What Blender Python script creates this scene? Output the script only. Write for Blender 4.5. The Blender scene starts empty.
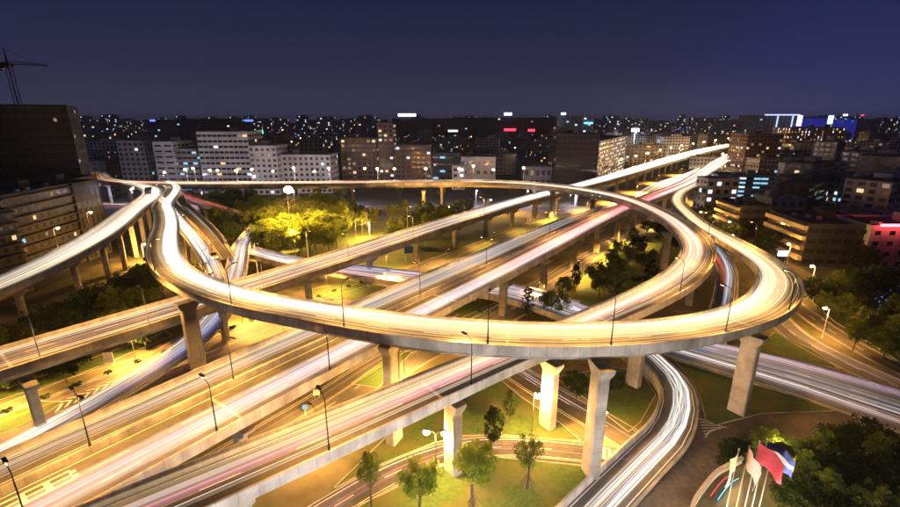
import bpy, bmesh, math, random
from mathutils import Vector, Matrix
RND = random.Random(7)
S = bpy.context.scene
C = S.collection

# ------------------------------------------------------------------ camera, sky, exposure
FPX, PITCH, CH = 458.0, math.atan(135 / 458.0), 50.0      # focal length in photo pixels, downward pitch, height
cam = bpy.data.cameras.new('camera')
cam.sensor_width = 36; cam.lens = 36 * FPX / 900; cam.clip_start = .5; cam.clip_end = 9000
camo = bpy.data.objects.new('camera', cam); C.objects.link(camo)
camo.location = (0, 0, CH); camo.rotation_euler = (math.pi / 2 - PITCH, 0, 0)
S.camera = camo
W = bpy.data.worlds.new('World'); S.world = W; W.use_nodes = True
nt = W.node_tree; nt.nodes.clear()
wo = nt.nodes.new('ShaderNodeOutputWorld'); bg = nt.nodes.new('ShaderNodeBackground')
tc = nt.nodes.new('ShaderNodeTexCoord'); sp = nt.nodes.new('ShaderNodeSeparateXYZ'); rp = nt.nodes.new('ShaderNodeValToRGB')
nt.links.new(tc.outputs['Generated'], sp.inputs[0]); nt.links.new(sp.outputs['Z'], rp.inputs[0])
cr = rp.color_ramp
cr.elements[0].position = 0.0; cr.elements[0].color = (.044, .046, .090, 1)
cr.elements[1].position = 0.45; cr.elements[1].color = (.011, .015, .046, 1)
e = cr.elements.new(.1); e.color = (.026, .029, .080, 1)
e = cr.elements.new(.22); e.color = (.015, .020, .062, 1)
# blue city glow low over the right skyline
dp = nt.nodes.new('ShaderNodeVectorMath'); dp.operation = 'DOT_PRODUCT'; dp.inputs[1].default_value = (.70, .70, -.12)
nt.links.new(tc.outputs['Generated'], dp.inputs[0])
gr = nt.nodes.new('ShaderNodeMapRange'); gr.interpolation_type = 'SMOOTHERSTEP'; gr.inputs['From Min'].default_value = .86; gr.inputs['From Max'].default_value = 1.01
nt.links.new(dp.outputs['Value'], gr.inputs['Value'])
mg = nt.nodes.new('ShaderNodeMix'); mg.data_type = 'RGBA'; mg.blend_type = 'ADD'; mg.inputs[7].default_value = (.001, .004, .045, 1)
nt.links.new(gr.outputs[0], mg.inputs['Factor']); nt.links.new(rp.outputs[0], mg.inputs[6])
nt.links.new(mg.outputs[2], bg.inputs[0]); bg.inputs[1].default_value = .70
nt.links.new(bg.outputs[0], wo.inputs[0])
S.view_settings.view_transform = 'Standard'; S.view_settings.look = 'None'
S.view_settings.exposure = 0.22; S.view_settings.gamma = 1.0
S.render.engine = 'CYCLES'
S.cycles.use_denoising = True
S.cycles.max_bounces = 5; S.cycles.diffuse_bounces = 3; S.cycles.glossy_bounces = 2
S.cycles.transparent_max_bounces = 48; S.cycles.transmission_bounces = 2
S.cycles.sample_clamp_indirect = 4.0; S.cycles.use_light_tree = True
S.cycles.caustics_reflective = False; S.cycles.caustics_refractive = False

LAMP = 25000.0        # watts of one sodium street lamp
SODIUM = (1.0, .47, .10)

# ------------------------------------------------------------------ helpers
_c, _s = math.cos(PITCH), math.sin(PITCH)
def ray(u, v):
    a, b = (u - 450) / FPX, (v - 253.5) / FPX
    return Vector((a, _c - b * _s, -_s - b * _c))
def at(u, v, z=0.0):                                       # photo pixel -> point of the place at height z
    d = ray(u, v); return Vector((0, 0, CH)) + d * ((z - CH) / d.z)
def aty(u, v, y):                                          # photo pixel -> point at ground distance y
    d = ray(u, v); return Vector((0, 0, CH)) + d * (y / d.y)

def tag(o, label=None, cat=None, group=None, kind=None):
    if label: o['label'] = label
    if cat: o['category'] = cat
    if group: o['group'] = group
    if kind: o['kind'] = kind
    return o
def empty(name, loc=(0, 0, 0), rz=0.0):
    o = bpy.data.objects.new(name, None); C.objects.link(o)
    o.location = loc; o.rotation_euler = (0, 0, rz); o.empty_display_size = .5
    return o
def link(name, me, parent=None, loc=(0, 0, 0), rz=0.0):
    o = bpy.data.objects.new(name, me); C.objects.link(o)
    o.location = loc; o.rotation_euler = (0, 0, rz)
    if parent: o.parent = parent
    return o
ORD = ['leftmost', 'second from the left', 'third from the left', 'fourth from the left', 'fifth from the left', 'sixth from the left',
       'seventh from the left', 'eighth from the left', 'ninth from the left', 'tenth from the left', 'eleventh from the left', 'twelfth from the left',
       'thirteenth from the left', 'fourteenth from the left', 'fifteenth from the left', 'sixteenth from the left', 'seventeenth from the left',
       'eighteenth from the left', 'nineteenth from the left', 'twentieth from the left']

class MB:                                                   # a small mesh collector
    def __init__(s): s.v, s.f, s.m, s.mats, s.sm = [], [], [], [], []
    def mat(s, m):
        if m not in s.mats: s.mats.append(m)
        return s.mats.index(m)
    def poly(s, pts, m, smooth=False):
        i = len(s.v); s.v += [tuple(p) for p in pts]; s.f.append(tuple(range(i, i + len(pts)))); s.m.append(s.mat(m)); s.sm.append(smooth)
    def box(s, c, d, m, rz=0.0, bottom=True):
        x, y, z = d[0] / 2, d[1] / 2, d[2] / 2
        R = Matrix.Rotation(rz, 3, 'Z'); c = Vector(c); i = len(s.v)
        for q in ((-x, -y, -z), (x, -y, -z), (x, y, -z), (-x, y, -z), (-x, -y, z), (x, -y, z), (x, y, z), (-x, y, z)):
            s.v.append(tuple(R @ Vector(q) + c))
        fs = [(4, 5, 6, 7), (0, 1, 5, 4), (1, 2, 6, 5), (2, 3, 7, 6), (3, 0, 4, 7)] + ([(3, 2, 1, 0)] if bottom else [])
        for f in fs: s.f.append(tuple(i + k for k in f)); s.m.append(s.mat(m)); s.sm.append(False)
    def tube(s, pts, rad, m, n=6, cap=True):
        pts = [Vector(p) for p in pts]
        if not isinstance(rad, (list, tuple)): rad = [rad] * len(pts)
        i0 = len(s.v)
        for k, p in enumerate(pts):
            t = (pts[min(k + 1, len(pts) - 1)] - pts[max(k - 1, 0)]).normalized()
            a = t.cross(Vector((0, 0, 1)) if abs(t.z) < .95 else Vector((1, 0, 0))).normalized(); b = t.cross(a)
            for j in range(n):
                th = 2 * math.pi * j / n
                s.v.append(tuple(p + a * math.cos(th) * rad[k] + b * math.sin(th) * rad[k]))
        for k in range(len(pts) - 1):
            for j in range(n):
                a0 = i0 + k * n + j; a1 = i0 + k * n + (j + 1) % n
                s.f.append((a0, a1, a1 + n, a0 + n)); s.m.append(s.mat(m)); s.sm.append(n > 5)
        if cap:
            for k in (0, len(pts) - 1):
                s.f.append(tuple(i0 + k * n + j for j in range(n))); s.m.append(s.mat(m)); s.sm.append(False)
    def ball(s, c, r, m, seg=8, ring=5, sz=1.0):
        c = Vector(c); i0 = len(s.v)
        for a in range(ring + 1):
            ph = math.pi * a / ring
            for b in range(seg):
                th = 2 * math.pi * b / seg
                s.v.append((c.x + r * math.sin(ph) * math.cos(th), c.y + r * math.sin(ph) * math.sin(th), c.z + r * sz * math.cos(ph)))
        for a in range(ring):
            for b in range(seg):
                q = i0 + a * seg + b; q2 = i0 + a * seg + (b + 1) % seg
                s.f.append((q, q + seg, q2 + seg, q2)); s.m.append(s.mat(m)); s.sm.append(True)
    def mesh(s, name):
        me = bpy.data.meshes.new(name); me.from_pydata(s.v, [], s.f)
        for m in s.mats: me.materials.append(m)
        me.polygons.foreach_set('material_index', s.m); me.polygons.foreach_set('use_smooth', s.sm)
        me.update(); return me
    def build(s, name, parent=None, loc=(0, 0, 0), rz=0.0):
        return link(name, s.mesh(name), parent, loc, rz)

# ------------------------------------------------------------------ materials
def mat(name, col, rough=.8, metal=0.0, emit=None, es=0.0):
    m = bpy.data.materials.new(name); m.use_nodes = True
    b = m.node_tree.nodes['Principled BSDF']
    b.inputs['Base Color'].default_value = (*col, 1); b.inputs['Roughness'].default_value = rough; b.inputs['Metallic'].default_value = metal
    if emit: b.inputs['Emission Color'].default_value = (*emit, 1); b.inputs['Emission Strength'].default_value = es
    return m
def noisy(name, a, b, scale, rough=.85, detail=5, a2=None, s2=None, bump=0.0, coord='Object', stretch=(1, 1, 1), spec=.3):
    m = mat(name, a, rough); n = m.node_tree; bs = n.nodes['Principled BSDF']; bs.inputs['Specular IOR Level'].default_value = spec
    t = n.nodes.new('ShaderNodeTexCoord'); mp = n.nodes.new('ShaderNodeMapping'); mp.inputs['Scale'].default_value = stretch
    n.links.new(t.outputs[coord], mp.inputs[0])
    z = n.nodes.new('ShaderNodeTexNoise'); z.inputs['Scale'].default_value = scale; z.inputs['Detail'].default_value = detail
    n.links.new(mp.outputs[0], z.inputs[0])
    r = n.nodes.new('ShaderNodeValToRGB'); r.color_ramp.elements[0].position = .35; r.color_ramp.elements[1].position = .68
    r.color_ramp.elements[0].color = (*a, 1); r.color_ramp.elements[1].color = (*b, 1)
    n.links.new(z.outputs['Fac'], r.inputs[0]); out = r.outputs[0]
    if a2:
        z2 = n.nodes.new('ShaderNodeTexNoise'); z2.inputs['Scale'].default_value = s2; z2.inputs['Detail'].default_value = 6
        n.links.new(mp.outputs[0], z2.inputs[0])
        r2 = n.nodes.new('ShaderNodeValToRGB'); r2.color_ramp.elements[0].position = .45; r2.color_ramp.elements[1].position = .62
        r2.color_ramp.elements[0].color = (0, 0, 0, 1); r2.color_ramp.elements[1].color = (1, 1, 1, 1)
        n.links.new(z2.outputs['Fac'], r2.inputs[0])
        mx = n.nodes.new('ShaderNodeMix'); mx.data_type = 'RGBA'
        n.links.new(r2.outputs[0], mx.inputs['Factor']); n.links.new(out, mx.inputs[6]); mx.inputs[7].default_value = (*a2, 1); out = mx.outputs[2]
    n.links.new(out, bs.inputs['Base Color'])
    if bump:
        bp = n.nodes.new('ShaderNodeBump'); bp.inputs['Strength'].default_value = bump; n.links.new(z.outputs['Fac'], bp.inputs['Height']); n.links.new(bp.outputs[0], bs.inputs['Normal'])
    return m

M = {}
M['asphalt'] = noisy('asphalt', (.050, .048, .046), (.085, .080, .074), 1.3, .75, a2=(.034, .033, .033), s2=.11, bump=.15)
M['asphalt_worn'] = noisy('asphalt_worn', (.085, .080, .072), (.130, .120, .105), .8, .8, a2=(.060, .056, .052), s2=.07, bump=.15)
M['paving'] = noisy('paving', (.10, .092, .08), (.16, .145, .12), .5, .85, a2=(.075, .07, .06), s2=.05)
M['city_ground'] = noisy('city_ground', (.030, .030, .032), (.060, .058, .056), .05, .9, a2=(.02, .028, .02), s2=.013)
M['grass'] = noisy('grass', (.026, .056, .010), (.050, .095, .018), 1.6, .95, a2=(.070, .080, .024), s2=.16, bump=.4)
M['soil'] = noisy('soil', (.060, .058, .030), (.09, .095, .035), .6, .95, a2=(.13, .115, .075), s2=.12, bump=.3)
M['kerb'] = noisy('kerb', (.26, .25, .23), (.36, .34, .31), 2.0, .85)
M['paint'] = noisy('road_paint', (.52, .50, .46), (.78, .76, .70), 4.0, .7)
M['paint_yellow'] = noisy('road_paint_yellow', (.55, .36, .05), (.70, .48, .09), 4.0, .7)
M['dark'] = mat('dark_metal', (.025, .025, .027), .45, .6)
M['steel'] = mat('galvanised_steel', (.42, .42, .42), .45, .7)
M['white'] = noisy('white_paint', (.70, .69, .66), (.80, .79, .76), 1.0, .6)
M['blue'] = mat('sign_blue', (.02, .10, .45), .5)
M['glass'] = mat('dark_glass', (.02, .025, .03), .15)

def concrete(name, a, b, rib=0.0, axis=0, dark=.80, wid=.12):
    m = noisy(name, a, b, .55, .88, a2=tuple(x * .72 for x in a), s2=.22)
    n = m.node_tree; bs = n.nodes['Principled BSDF']
    # vertical weather streaks and casting joints follow the UV (metres along, metres up)
    uv = n.nodes.new('ShaderNodeUVMap'); mp = n.nodes.new('ShaderNodeMapping'); mp.inputs['Scale'].default_value = (.8, .08, 1)
    n.links.new(uv.outputs[0], mp.inputs[0]); z = n.nodes.new('ShaderNodeTexNoise'); z.inputs['Scale'].default_value = 1.0; z.inputs['Detail'].default_value = 4
    n.links.new(mp.outputs[0], z.inputs[0])
    r = n.nodes.new('ShaderNodeValToRGB'); r.color_ramp.elements[0].position = .30; r.color_ramp.elements[1].position = .66
    r.color_ramp.elements[0].color = (.62, .60, .58, 1); r.color_ramp.elements[1].color = (1.0, 1.0, 1.0, 1)
    n.links.new(z.outputs['Fac'], r.inputs[0])
    src = bs.inputs['Base Color'].links[0].from_socket
    mx = n.nodes.new('ShaderNodeMix'); mx.data_type = 'RGBA'; mx.blend_type = 'MULTIPLY'; mx.inputs['Factor'].default_value = .8
    n.links.new(src, mx.inputs[6]); n.links.new(r.outputs[0], mx.inputs[7]); out = mx.outputs[2]
    if rib:
        sx = n.nodes.new('ShaderNodeSeparateXYZ'); n.links.new(uv.outputs[0], sx.inputs[0])
        fr = n.nodes.new('ShaderNodeMath'); fr.operation = 'MODULO'; fr.inputs[1].default_value = rib; n.links.new(sx.outputs[axis], fr.inputs[0])
        lt = n.nodes.new('ShaderNodeMath'); lt.operation = 'LESS_THAN'; lt.inputs[1].default_value = wid; n.links.new(fr.outputs[0], lt.inputs[0])
        m2 = n.nodes.new('ShaderNodeMix'); m2.data_type = 'RGBA'; m2.blend_type = 'MULTIPLY'; m2.inputs[7].default_value = (dark, dark, dark, 1)
        n.links.new(lt.outputs[0], m2.inputs['Factor']); n.links.new(out, m2.inputs[6]); out = m2.outputs[2]
    n.links.new(out, bs.inputs['Base Color'])
    return m
M['girder'] = concrete('girder_concrete', (.29, .28, .26), (.38, .365, .34))
M['parapet'] = concrete('parapet_concrete', (.42, .41, .39), (.54, .525, .50), rib=2.0)
M['pier'] = concrete('pier_concrete', (.30, .29, .265), (.42, .405, .37), rib=2.4, axis=1, dark=.68, wid=.07)

def leafmat(name, a, b):
    m = bpy.data.materials.new(name); m.use_nodes = True; n = m.node_tree; n.nodes.clear()
    o = n.nodes.new('ShaderNodeOutputMaterial'); d = n.nodes.new('ShaderNodeBsdfDiffuse'); t = n.nodes.new('ShaderNodeBsdfTranslucent'); mx = n.nodes.new('ShaderNodeMixShader'); mx.inputs[0].default_value = .45
    at_ = n.nodes.new('ShaderNodeAttribute'); at_.attribute_name = 'tone'
    oi = n.nodes.new('ShaderNodeObjectInfo')
    ad = n.nodes.new('ShaderNodeMath'); ad.operation = 'MULTIPLY_ADD'; ad.inputs[1].default_value = .35; n.links.new(oi.outputs['Random'], ad.inputs[0])
    sc = n.nodes.new('ShaderNodeMath'); sc.operation = 'MULTIPLY'; sc.inputs[1].default_value = .65; n.links.new(at_.outputs['Fac'], sc.inputs[0]); n.links.new(sc.outputs[0], ad.inputs[2])
    r = n.nodes.new('ShaderNodeValToRGB'); r.color_ramp.elements[0].color = (*a, 1); r.color_ramp.elements[1].color = (*b, 1)
    n.links.new(ad.outputs[0], r.inputs[0])
    n.links.new(r.outputs[0], d.inputs[0]); n.links.new(r.outputs[0], t.inputs[0]); n.links.new(d.outputs[0], mx.inputs[1]); n.links.new(t.outputs[0], mx.inputs[2]); n.links.new(mx.outputs[0], o.inputs[0])
    return m
M['leaf'] = leafmat('leaf', (.040, .062, .010), (.13, .17, .025))
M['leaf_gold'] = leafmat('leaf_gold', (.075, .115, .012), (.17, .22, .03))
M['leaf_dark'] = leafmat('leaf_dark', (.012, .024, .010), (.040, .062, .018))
M['bark'] = noisy('bark', (.05, .038, .026), (.10, .08, .06), 3.0, .9)

def emis(name, col, st):
    m = bpy.data.materials.new(name); m.use_nodes = True; n = m.node_tree; n.nodes.clear()
    o = n.nodes.new('ShaderNodeOutputMaterial'); em = n.nodes.new('ShaderNodeEmission'); em.inputs[0].default_value = (*col, 1); em.inputs[1].default_value = st
    n.links.new(em.outputs[0], o.inputs[0]); return m
M['bulb'] = emis('sodium_bulb', (1, .66, .26), 26)
M['bulb_white'] = emis('white_bulb', (.80, .90, 1), 22)
M['lit_warm'] = emis('lit_window_warm', (1, .70, .36), .9)
M['lit_white'] = emis('lit_window_white', (.85, .92, 1), 1.0)
M['lit_cyan'] = emis('lit_window_cyan', (.35, .75, 1), .8)
M['lit_dim'] = emis('lit_window_dim', (.9, .62, .42), .28)
M['sign_white'] = emis('sign_glow_white', (.55, .62, 1), 2.6)
M['sign_blue_glow'] = emis('sign_glow_blue', (.10, .16, 1), 2.2)
M['sign_red_strong'] = emis('sign_glow_red_wash', (1, .04, .06), 20.0)
M['sign_red'] = emis('sign_glow_red', (1, .05, .10), 2.0)
M['sign_cyan'] = emis('sign_glow_cyan', (.2, .75, 1), 1.6)
M['led_blue'] = emis('led_wall_blue', (.03, .04, .55), .42)
M['led_line'] = emis('led_line', (.50, .58, 1), 1.4)
M['sign_green'] = emis('sign_glow_green', (.1, 1, .5), 1.8)
M['sign_violet'] = emis('sign_glow_violet', (.45, .25, 1), 1.8)

# light streaks: pure added light, colour and strength per vertex
tm = bpy.data.materials.new('streak_light'); tm.use_nodes = True; n = tm.node_tree; n.nodes.clear()
_o = n.nodes.new('ShaderNodeOutputMaterial'); _e = n.nodes.new('ShaderNodeEmission'); _a = n.nodes.new('ShaderNodeAttribute'); _a.attribute_name = 'glow'
_t = n.nodes.new('ShaderNodeBsdfTransparent'); _d = n.nodes.new('ShaderNodeAddShader')
n.links.new(_a.outputs['Color'], _e.inputs[0]); _e.inputs[1].default_value = 1.0
n.links.new(_e.outputs[0], _d.inputs[0]); n.links.new(_t.outputs[0], _d.inputs[1]); n.links.new(_d.outputs[0], _o.inputs[0])
M['streak'] = tm

# ------------------------------------------------------------------ road lines
class Line:
    def __init__(s, pts, step=2.5, width=None):
        P = [Vector((p[0], p[1], p[2], (p[3] if len(p) > 3 else width))) for p in pts]
        P = [2 * P[0] - P[1]] + P + [2 * P[-1] - P[-2]]
        P[0][3] = pts[0][3] if len(pts[0]) > 3 else width; P[-1][3] = pts[-1][3] if len(pts[-1]) > 3 else width
        q = []
        for i in range(1, len(P) - 2):
            a, b, c, d = P[i - 1:i + 3]; n = max(1, int((c.xy - b.xy).length / step))
            for k in range(n):
                t = k / n
                q.append(.5 * ((2 * b) + (c - a) * t + (2 * a - 5 * b + 4 * c - d) * t * t + (3 * b - a - 3 * c + d) * t ** 3))
        q.append(P[-2])
        s.p = q; s.n = []; s.s = [0.0]
        for i in range(len(q)):
            t = (q[min(i + 1, len(q) - 1)].xy - q[max(i - 1, 0)].xy).normalized(); s.n.append(Vector((-t.y, t.x)))
            if i: s.s.append(s.s[-1] + (q[i].xy - q[i - 1].xy).length)
        s.L = s.s[-1]
    def idx(s, d):
        lo, hi = 0, len(s.s) - 1
        while hi - lo > 1:
            m = (lo + hi) // 2
            if s.s[m] <= d: lo = m
            else: hi = m
        return lo, min(1, max(0, (d - s.s[lo]) / max(1e-6, s.s[hi] - s.s[lo])))
    def at(s, d, off=0.0, dz=0.0):                          # off in metres, + = left of travel
        i, t = s.idx(d); j = min(i + 1, len(s.p) - 1); p = s.p[i].lerp(s.p[j], t); n = s.n[i].lerp(s.n[j], t)
        return Vector((p[0] + n.x * off, p[1] + n.y * off, p[2] + dz))
    def half(s, d):
        i, t = s.idx(d); return (s.p[i][3] * (1 - t) + s.p[min(i + 1, len(s.p) - 1)][3] * t) / 2
    def near(s, x, y):
        i = min(range(len(s.p)), key=lambda k: (s.p[k][0] - x) ** 2 + (s.p[k][1] - y) ** 2); return s.s[i]
    def tan(s, d):
        i, t = s.idx(d); n = s.n[i]; return Vector((n.y, -n.x))

def sweep(name, ln, prof, m, parent=None, s0=0.0, s1=None, closed=True, uvper=True):
    """prof: list of (k, b, dz): offset = k*half + b, height dz above the road surface"""
    s1 = ln.L if s1 is None else s1
    st = [s0] + [x for x in ln.s if s0 + .3 < x < s1 - .3] + [s1]
    v, f, uv = [], [], []; np_ = len(prof); per = [0.0]
    for j in range(np_):
        a, b = prof[j], prof[(j + 1) % np_]
        per.append(per[-1] + math.hypot((a[0] - b[0]) * 4 + a[1] - b[1], a[2] - b[2]))
    for d in st:
        h = ln.half(d)
        for (k, b, dz) in prof: v.append(tuple(ln.at(d, k * h + b, dz)))
    m_ = np_ if closed else np_ - 1
    for i in range(len(st) - 1):
        for j in range(m_):
            a = i * np_ + j; b = i * np_ + (j + 1) % np_
            f.append((a, b, b + np_, a + np_)); uv += [(st[i], per[j]), (st[i], per[j + 1]), (st[i + 1], per[j + 1]), (st[i + 1], per[j])]
    if closed:
        f.append(tuple(range(np_))[::-1]); uv += [(0, 0)] * np_
        e0 = (len(st) - 1) * np_; f.append(tuple(e0 + k for k in range(np_))); uv += [(0, 0)] * np_
    me = bpy.data.meshes.new(name); me.from_pydata(v, [], f)
    ul = me.uv_layers.new(name='UVMap'); ul.data.foreach_set('uv', [c for q in uv for c in q])
    me.materials.append(m); me.update()
    return link(name, me, parent)

def flat(name, ln, m, lift, k0=-1, k1=1, b0=0, b1=0, s0=0, s1=None, parent=None):
    return sweep(name, ln, [(k0, b0, lift), (k1, b1, lift)], m, parent, s0, s1, closed=False)

def dashes(mb, ln, off, s0, s1, lift, m, on=4.0, gap=6.0, w=.15):
    d = s0
    while d < s1 - on:
        h = ln.half(d) * off if abs(off) <= 1 else off
        mb.poly([ln.at(d, h - w / 2, lift), ln.at(d + on, h - w / 2, lift), ln.at(d + on, h + w / 2, lift), ln.at(d, h + w / 2, lift)], m)
        d += on + gap

def flyover(name, label, ln, pl=None, pr=None, dashoff=(0,), depth=2.0, lift=0.0, group='flyover decks of the interchange'):
    p0 = ln.at(ln.L / 2); root = empty(name, (0, 0, 0)); tag(root, label, 'flyover', group)
    sweep('deck', ln, [(1, 0, lift), (1, 0, -.45 + lift), (1, -1.3, -.75), (.50, 0, -depth), (-.50, 0, -depth), (-1, 1.3, -.75), (-1, 0, -.45 + lift), (-1, 0, lift)], M['girder'], root)
    flat('road_surface', ln, M['asphalt_worn'], lift + .012, -1, 1, .42, -.42, parent=root)
    for sgn, rng in ((1, pl), (-1, pr)):
        if rng is False: continue
        a, b = rng if rng else (0, ln.L)
        sweep('parapet', ln, [(sgn, .06 * sgn, -.55), (sgn, .06 * sgn, .92), (sgn, -.02 * sgn, 1.0), (sgn, -.20 * sgn, 1.0), (sgn, -.28 * sgn, .9), (sgn, -.40 * sgn, .02), (sgn, -.40 * sgn, -.35)][::sgn], M['parapet'], root, a, b)
    mb = MB()
    for sg in (1, -1):
        d = 0
        while d < ln.L - 5:
            h = sg * (ln.half(d) - .75); h2 = sg * (ln.half(d + 5) - .75)
            mb.poly([ln.at(d, h - .08, lift + .02), ln.at(d + 5, h2 - .08, lift + .02), ln.at(d + 5, h2 + .08, lift + .02), ln.at(d, h + .08, lift + .02)], M['paint']); d += 5
    for o in dashoff: dashes(mb, ln, o, 3, ln.L, lift + .02, M['paint'])
    mb.build('lane_marking', root)['kind'] = 'stuff'
    return root

def joints(root, ln, ds, lift=0.0):
    for d in ds:
        h = ln.half(d) - .42; mb = MB()
        a, b = ln.at(d, h, lift + .024), ln.at(d, -h, lift + .024); c, e = ln.at(d + .5, -h, lift + .024), ln.at(d + .5, h, lift + .024)
        mb.poly([a, b, c, e], M['girder']); mb.build('expansion_joint', root)

def pier(root, ln, d=None, base=None, off=0.0, w=1.5, t=1.2, cap=None, depth=2.0, ground=0.0, dz=0.0):
    """a tapered rectangular column under a deck, with a hammerhead cap"""
    if base is not None: d = ln.near(base[0], base[1])
    p = ln.at(d, off); 
    if base is not None: p.x, p.y = base[0], base[1]
    tn = ln.tan(d); rz = math.atan2(tn.y, tn.x)
    top = p.z - depth + dz - .02; h = ln.half(d); cw = cap if cap is not None else max(w, h * 1.05)
    ch = 1.0
    def ring(z, a, b, bev=.18):
        pts = [(-a + bev, -b), (a - bev, -b), (a, -b + bev), (a, b - bev), (a - bev, b), (-a + bev, b), (-a, b - bev), (-a, -b + bev)]
        return [(x, y, z) for x, y in pts]
    def loft(rings, m, nm, par):
        v, f, uv = [], [], []
        for r in rings: v += r
        for i in range(len(rings) - 1):
            for j in range(8):
                a = i * 8 + j; b = i * 8 + (j + 1) % 8; f.append((a, b, b + 8, a + 8))
                za, zb = v[a][2], v[a + 8][2]; uv += [(j * .8, za), (j * .8 + .8, za), (j * .8 + .8, zb), (j * .8, zb)]
        f.append(tuple(range(8))[::-1]); uv += [(0, 0)] * 8; e0 = (len(rings) - 1) * 8; f.append(tuple(e0 + k for k in range(8))); uv += [(0, 0)] * 8
        me = bpy.data.meshes.new(nm); me.from_pydata(v, [], f); ul = me.uv_layers.new(name='UVMap'); ul.data.foreach_set('uv', [c for q in uv for c in q]); me.materials.append(m); me.update()
        return link(nm, me, par, (p.x, p.y, ground) if par is root else (0, 0, 0), rz if par is root else 0)
    H = top - ground
    o = loft([ring(-.4, t / 2 * 1.06, w / 2 * 1.06), ring(H - ch - .8, t / 2, w / 2)], M['pier'], 'pier', root)
    if d < 420 and H > 9:
        q = MB(); q.tube([(t / 2 + .1, w * .3, .2), (t / 2 + .1, w * .3, H - ch - 1.0)], .07, M['steel'], 6); q.box((t / 2 + .08, w * .3, H * .5), (.12, .3, .08), M['dark']); q.build('drainpipe', o)
    loft([ring(H - ch - .8, t / 2 * .998, w / 2 * .998), ring(H - ch + .15, t / 2 + .15, cw / 2 * .75 + w * .125, .12), ring(H - ch * .45, t / 2 + .2, cw / 2, .12), ring(H, t / 2 + .2, cw / 2, .12)], M['pier'], 'pier_cap', o)
    return o

# ------------------------------------------------------------------ streaks of passing traffic
PAL = dict(W=(1, .90, .76), B=(.66, .76, 1), C=(1, .68, .34), Y=(1, .56, .14), R=(1, .07, .05), P=(1, .30, .30), V=(.56, .46, 1), O=(1, .38, .09), K=(1, .70, .44))
def streaks(name, label, ln, bands, seed=1, lift=0.0, step=5.0):
    """bands: (k0, k1, count, palette letters, strength lo, hi, width lo, hi, s0, s1, mean length fraction)"""
    r = random.Random(seed); v, f, col = [], [], []
    for (k0, k1, cnt, pal, e0, e1, w0, w1, s0, s1, lf) in bands:
        a0, a1 = s0 * ln.L, s1 * ln.L
        base = w1 >= 1.0; cnt = cnt if base else max(2, int(cnt * .75)); wf = 1.7 if base else 1.15
        for i in range(cnt):
            L = (a1 - a0) * min(1, max(.12, r.gauss(lf, .25)))
            st = a0 + r.random() * max(0, (a1 - a0 - L)); en = st + L
            if en - st < 8: continue
            k = k0 + (k1 - k0) * (i + r.random()) / cnt
            c = PAL[r.choice(pal)]; e_ = (e0 + (e1 - e0) * r.random() ** 2) * .46; wd = (w0 + (w1 - w0) * r.random() ** 1.5) * 1.6 * wf
            z = lift + r.choice((.45, .6, .62, .75, .9)) + r.random() * .08
            drift = r.gauss(0, .05)
            n_ = max(3, int(L / step)); b = len(v)
            for j in range(n_ + 1):
                t = j / n_; d = st + (en - st) * t
                ed = min(1, t * 5 if st > 1 else 1, (1 - t) * 5 if en < ln.L - 1 else 1)
                h = ln.half(d) - .9; off = (k + drift * (t - .5)) * h
                g = e_ * (ed ** 1.5) * (.85 + .3 * math.sin(t * 9 + i))
                v.append(tuple(ln.at(d, off - wd / 2, z))); v.append(tuple(ln.at(d, off, z + wd * .22))); v.append(tuple(ln.at(d, off + wd / 2, z)))
                col += [(0, 0, 0, 1), (c[0] * g, c[1] * g, c[2] * g, 1), (0, 0, 0, 1)]
                if j:
                    q = b + (j - 1) * 3; f.append((q, q + 3, q + 4, q + 1)); f.append((q + 1, q + 4, q + 5, q + 2))
    me = bpy.data.meshes.new(name); me.from_pydata(v, [], f); ca = me.color_attributes.new('glow', 'FLOAT_COLOR', 'POINT')
    ca.data.foreach_set('color', [x for c in col for x in c]); me.materials.append(M['streak']); me.update()
    return tag(link(name, me), label, 'light streaks', 'streaks of traffic light', 'stuff')
# ------------------------------------------------------------------ road centre lines (x, y, z, width)
OUTER = Line([(-163, 262, 14.9, 7), (-146, 241, 15.5, 7.2), (-131, 215, 16.1, 7.2), (-119.5, 190, 16.4, 7.2), (-112.7, 177, 16.5, 7.1), (-106.5, 167.9, 16.6, 7.1), (-100.5, 158.7, 16.7, 7.1), (-94.6, 149.3, 16.7, 7.1), (-89, 139.8, 16.8, 7.2), (-83.7, 130.1, 16.9, 7.5),
 (-78.2, 120.5, 17, 7.7), (-72.5, 111.1, 17, 7.7), (-66.3, 102.5, 17.1, 7.4), (-59.6, 94.5, 17.3, 7.2), (-51.4, 87.1, 17.5, 7.1), (-42.9, 80.9, 17.8, 7.1), (-33.9, 75.4, 18.2, 7.2), (-24, 70.3, 18.8, 7.3), (-14.2, 65.4, 19.4, 7.5), (-4.6, 61.2, 20.0, 7.7),
 (5.6, 58.7, 20.3, 7.7), (15.6, 58.0, 20.3, 7.6), (26, 59.7, 19.8, 7.4), (35.2, 63.4, 18.8, 7.2), (44.4, 68.4, 17.7, 7.4), (53.6, 74.6, 16.8, 7.8), (61.3, 81.4, 16.2, 8.2), (68.5, 89.5, 15.6, 8.5), (74.6, 98.1, 14.9, 8.3), (79, 107, 14.4, 8), (82, 116.8, 14.1, 7.5),
 (84.6, 126.9, 13.6, 7.2), (86.6, 137.2, 13.2, 7), (88.5, 148.6, 12.9, 6.7), (90.6, 159.4, 12.6, 6.4), (93.2, 170.1, 12.4, 6.2), (96.8, 182.5, 12.3, 6), (101.5, 198, 12.2, 6), (107.3, 213.5, 12.15, 6), (115.5, 229.5, 12.1, 6), (125, 244.6, 12.05, 5.8), (136.8, 259.8, 12, 5.4), (148.8, 275.6, 11.95, 5), (160.6, 292, 11.9, 4.2), (172.5, 309, 11.8, 2.6)])
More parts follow.
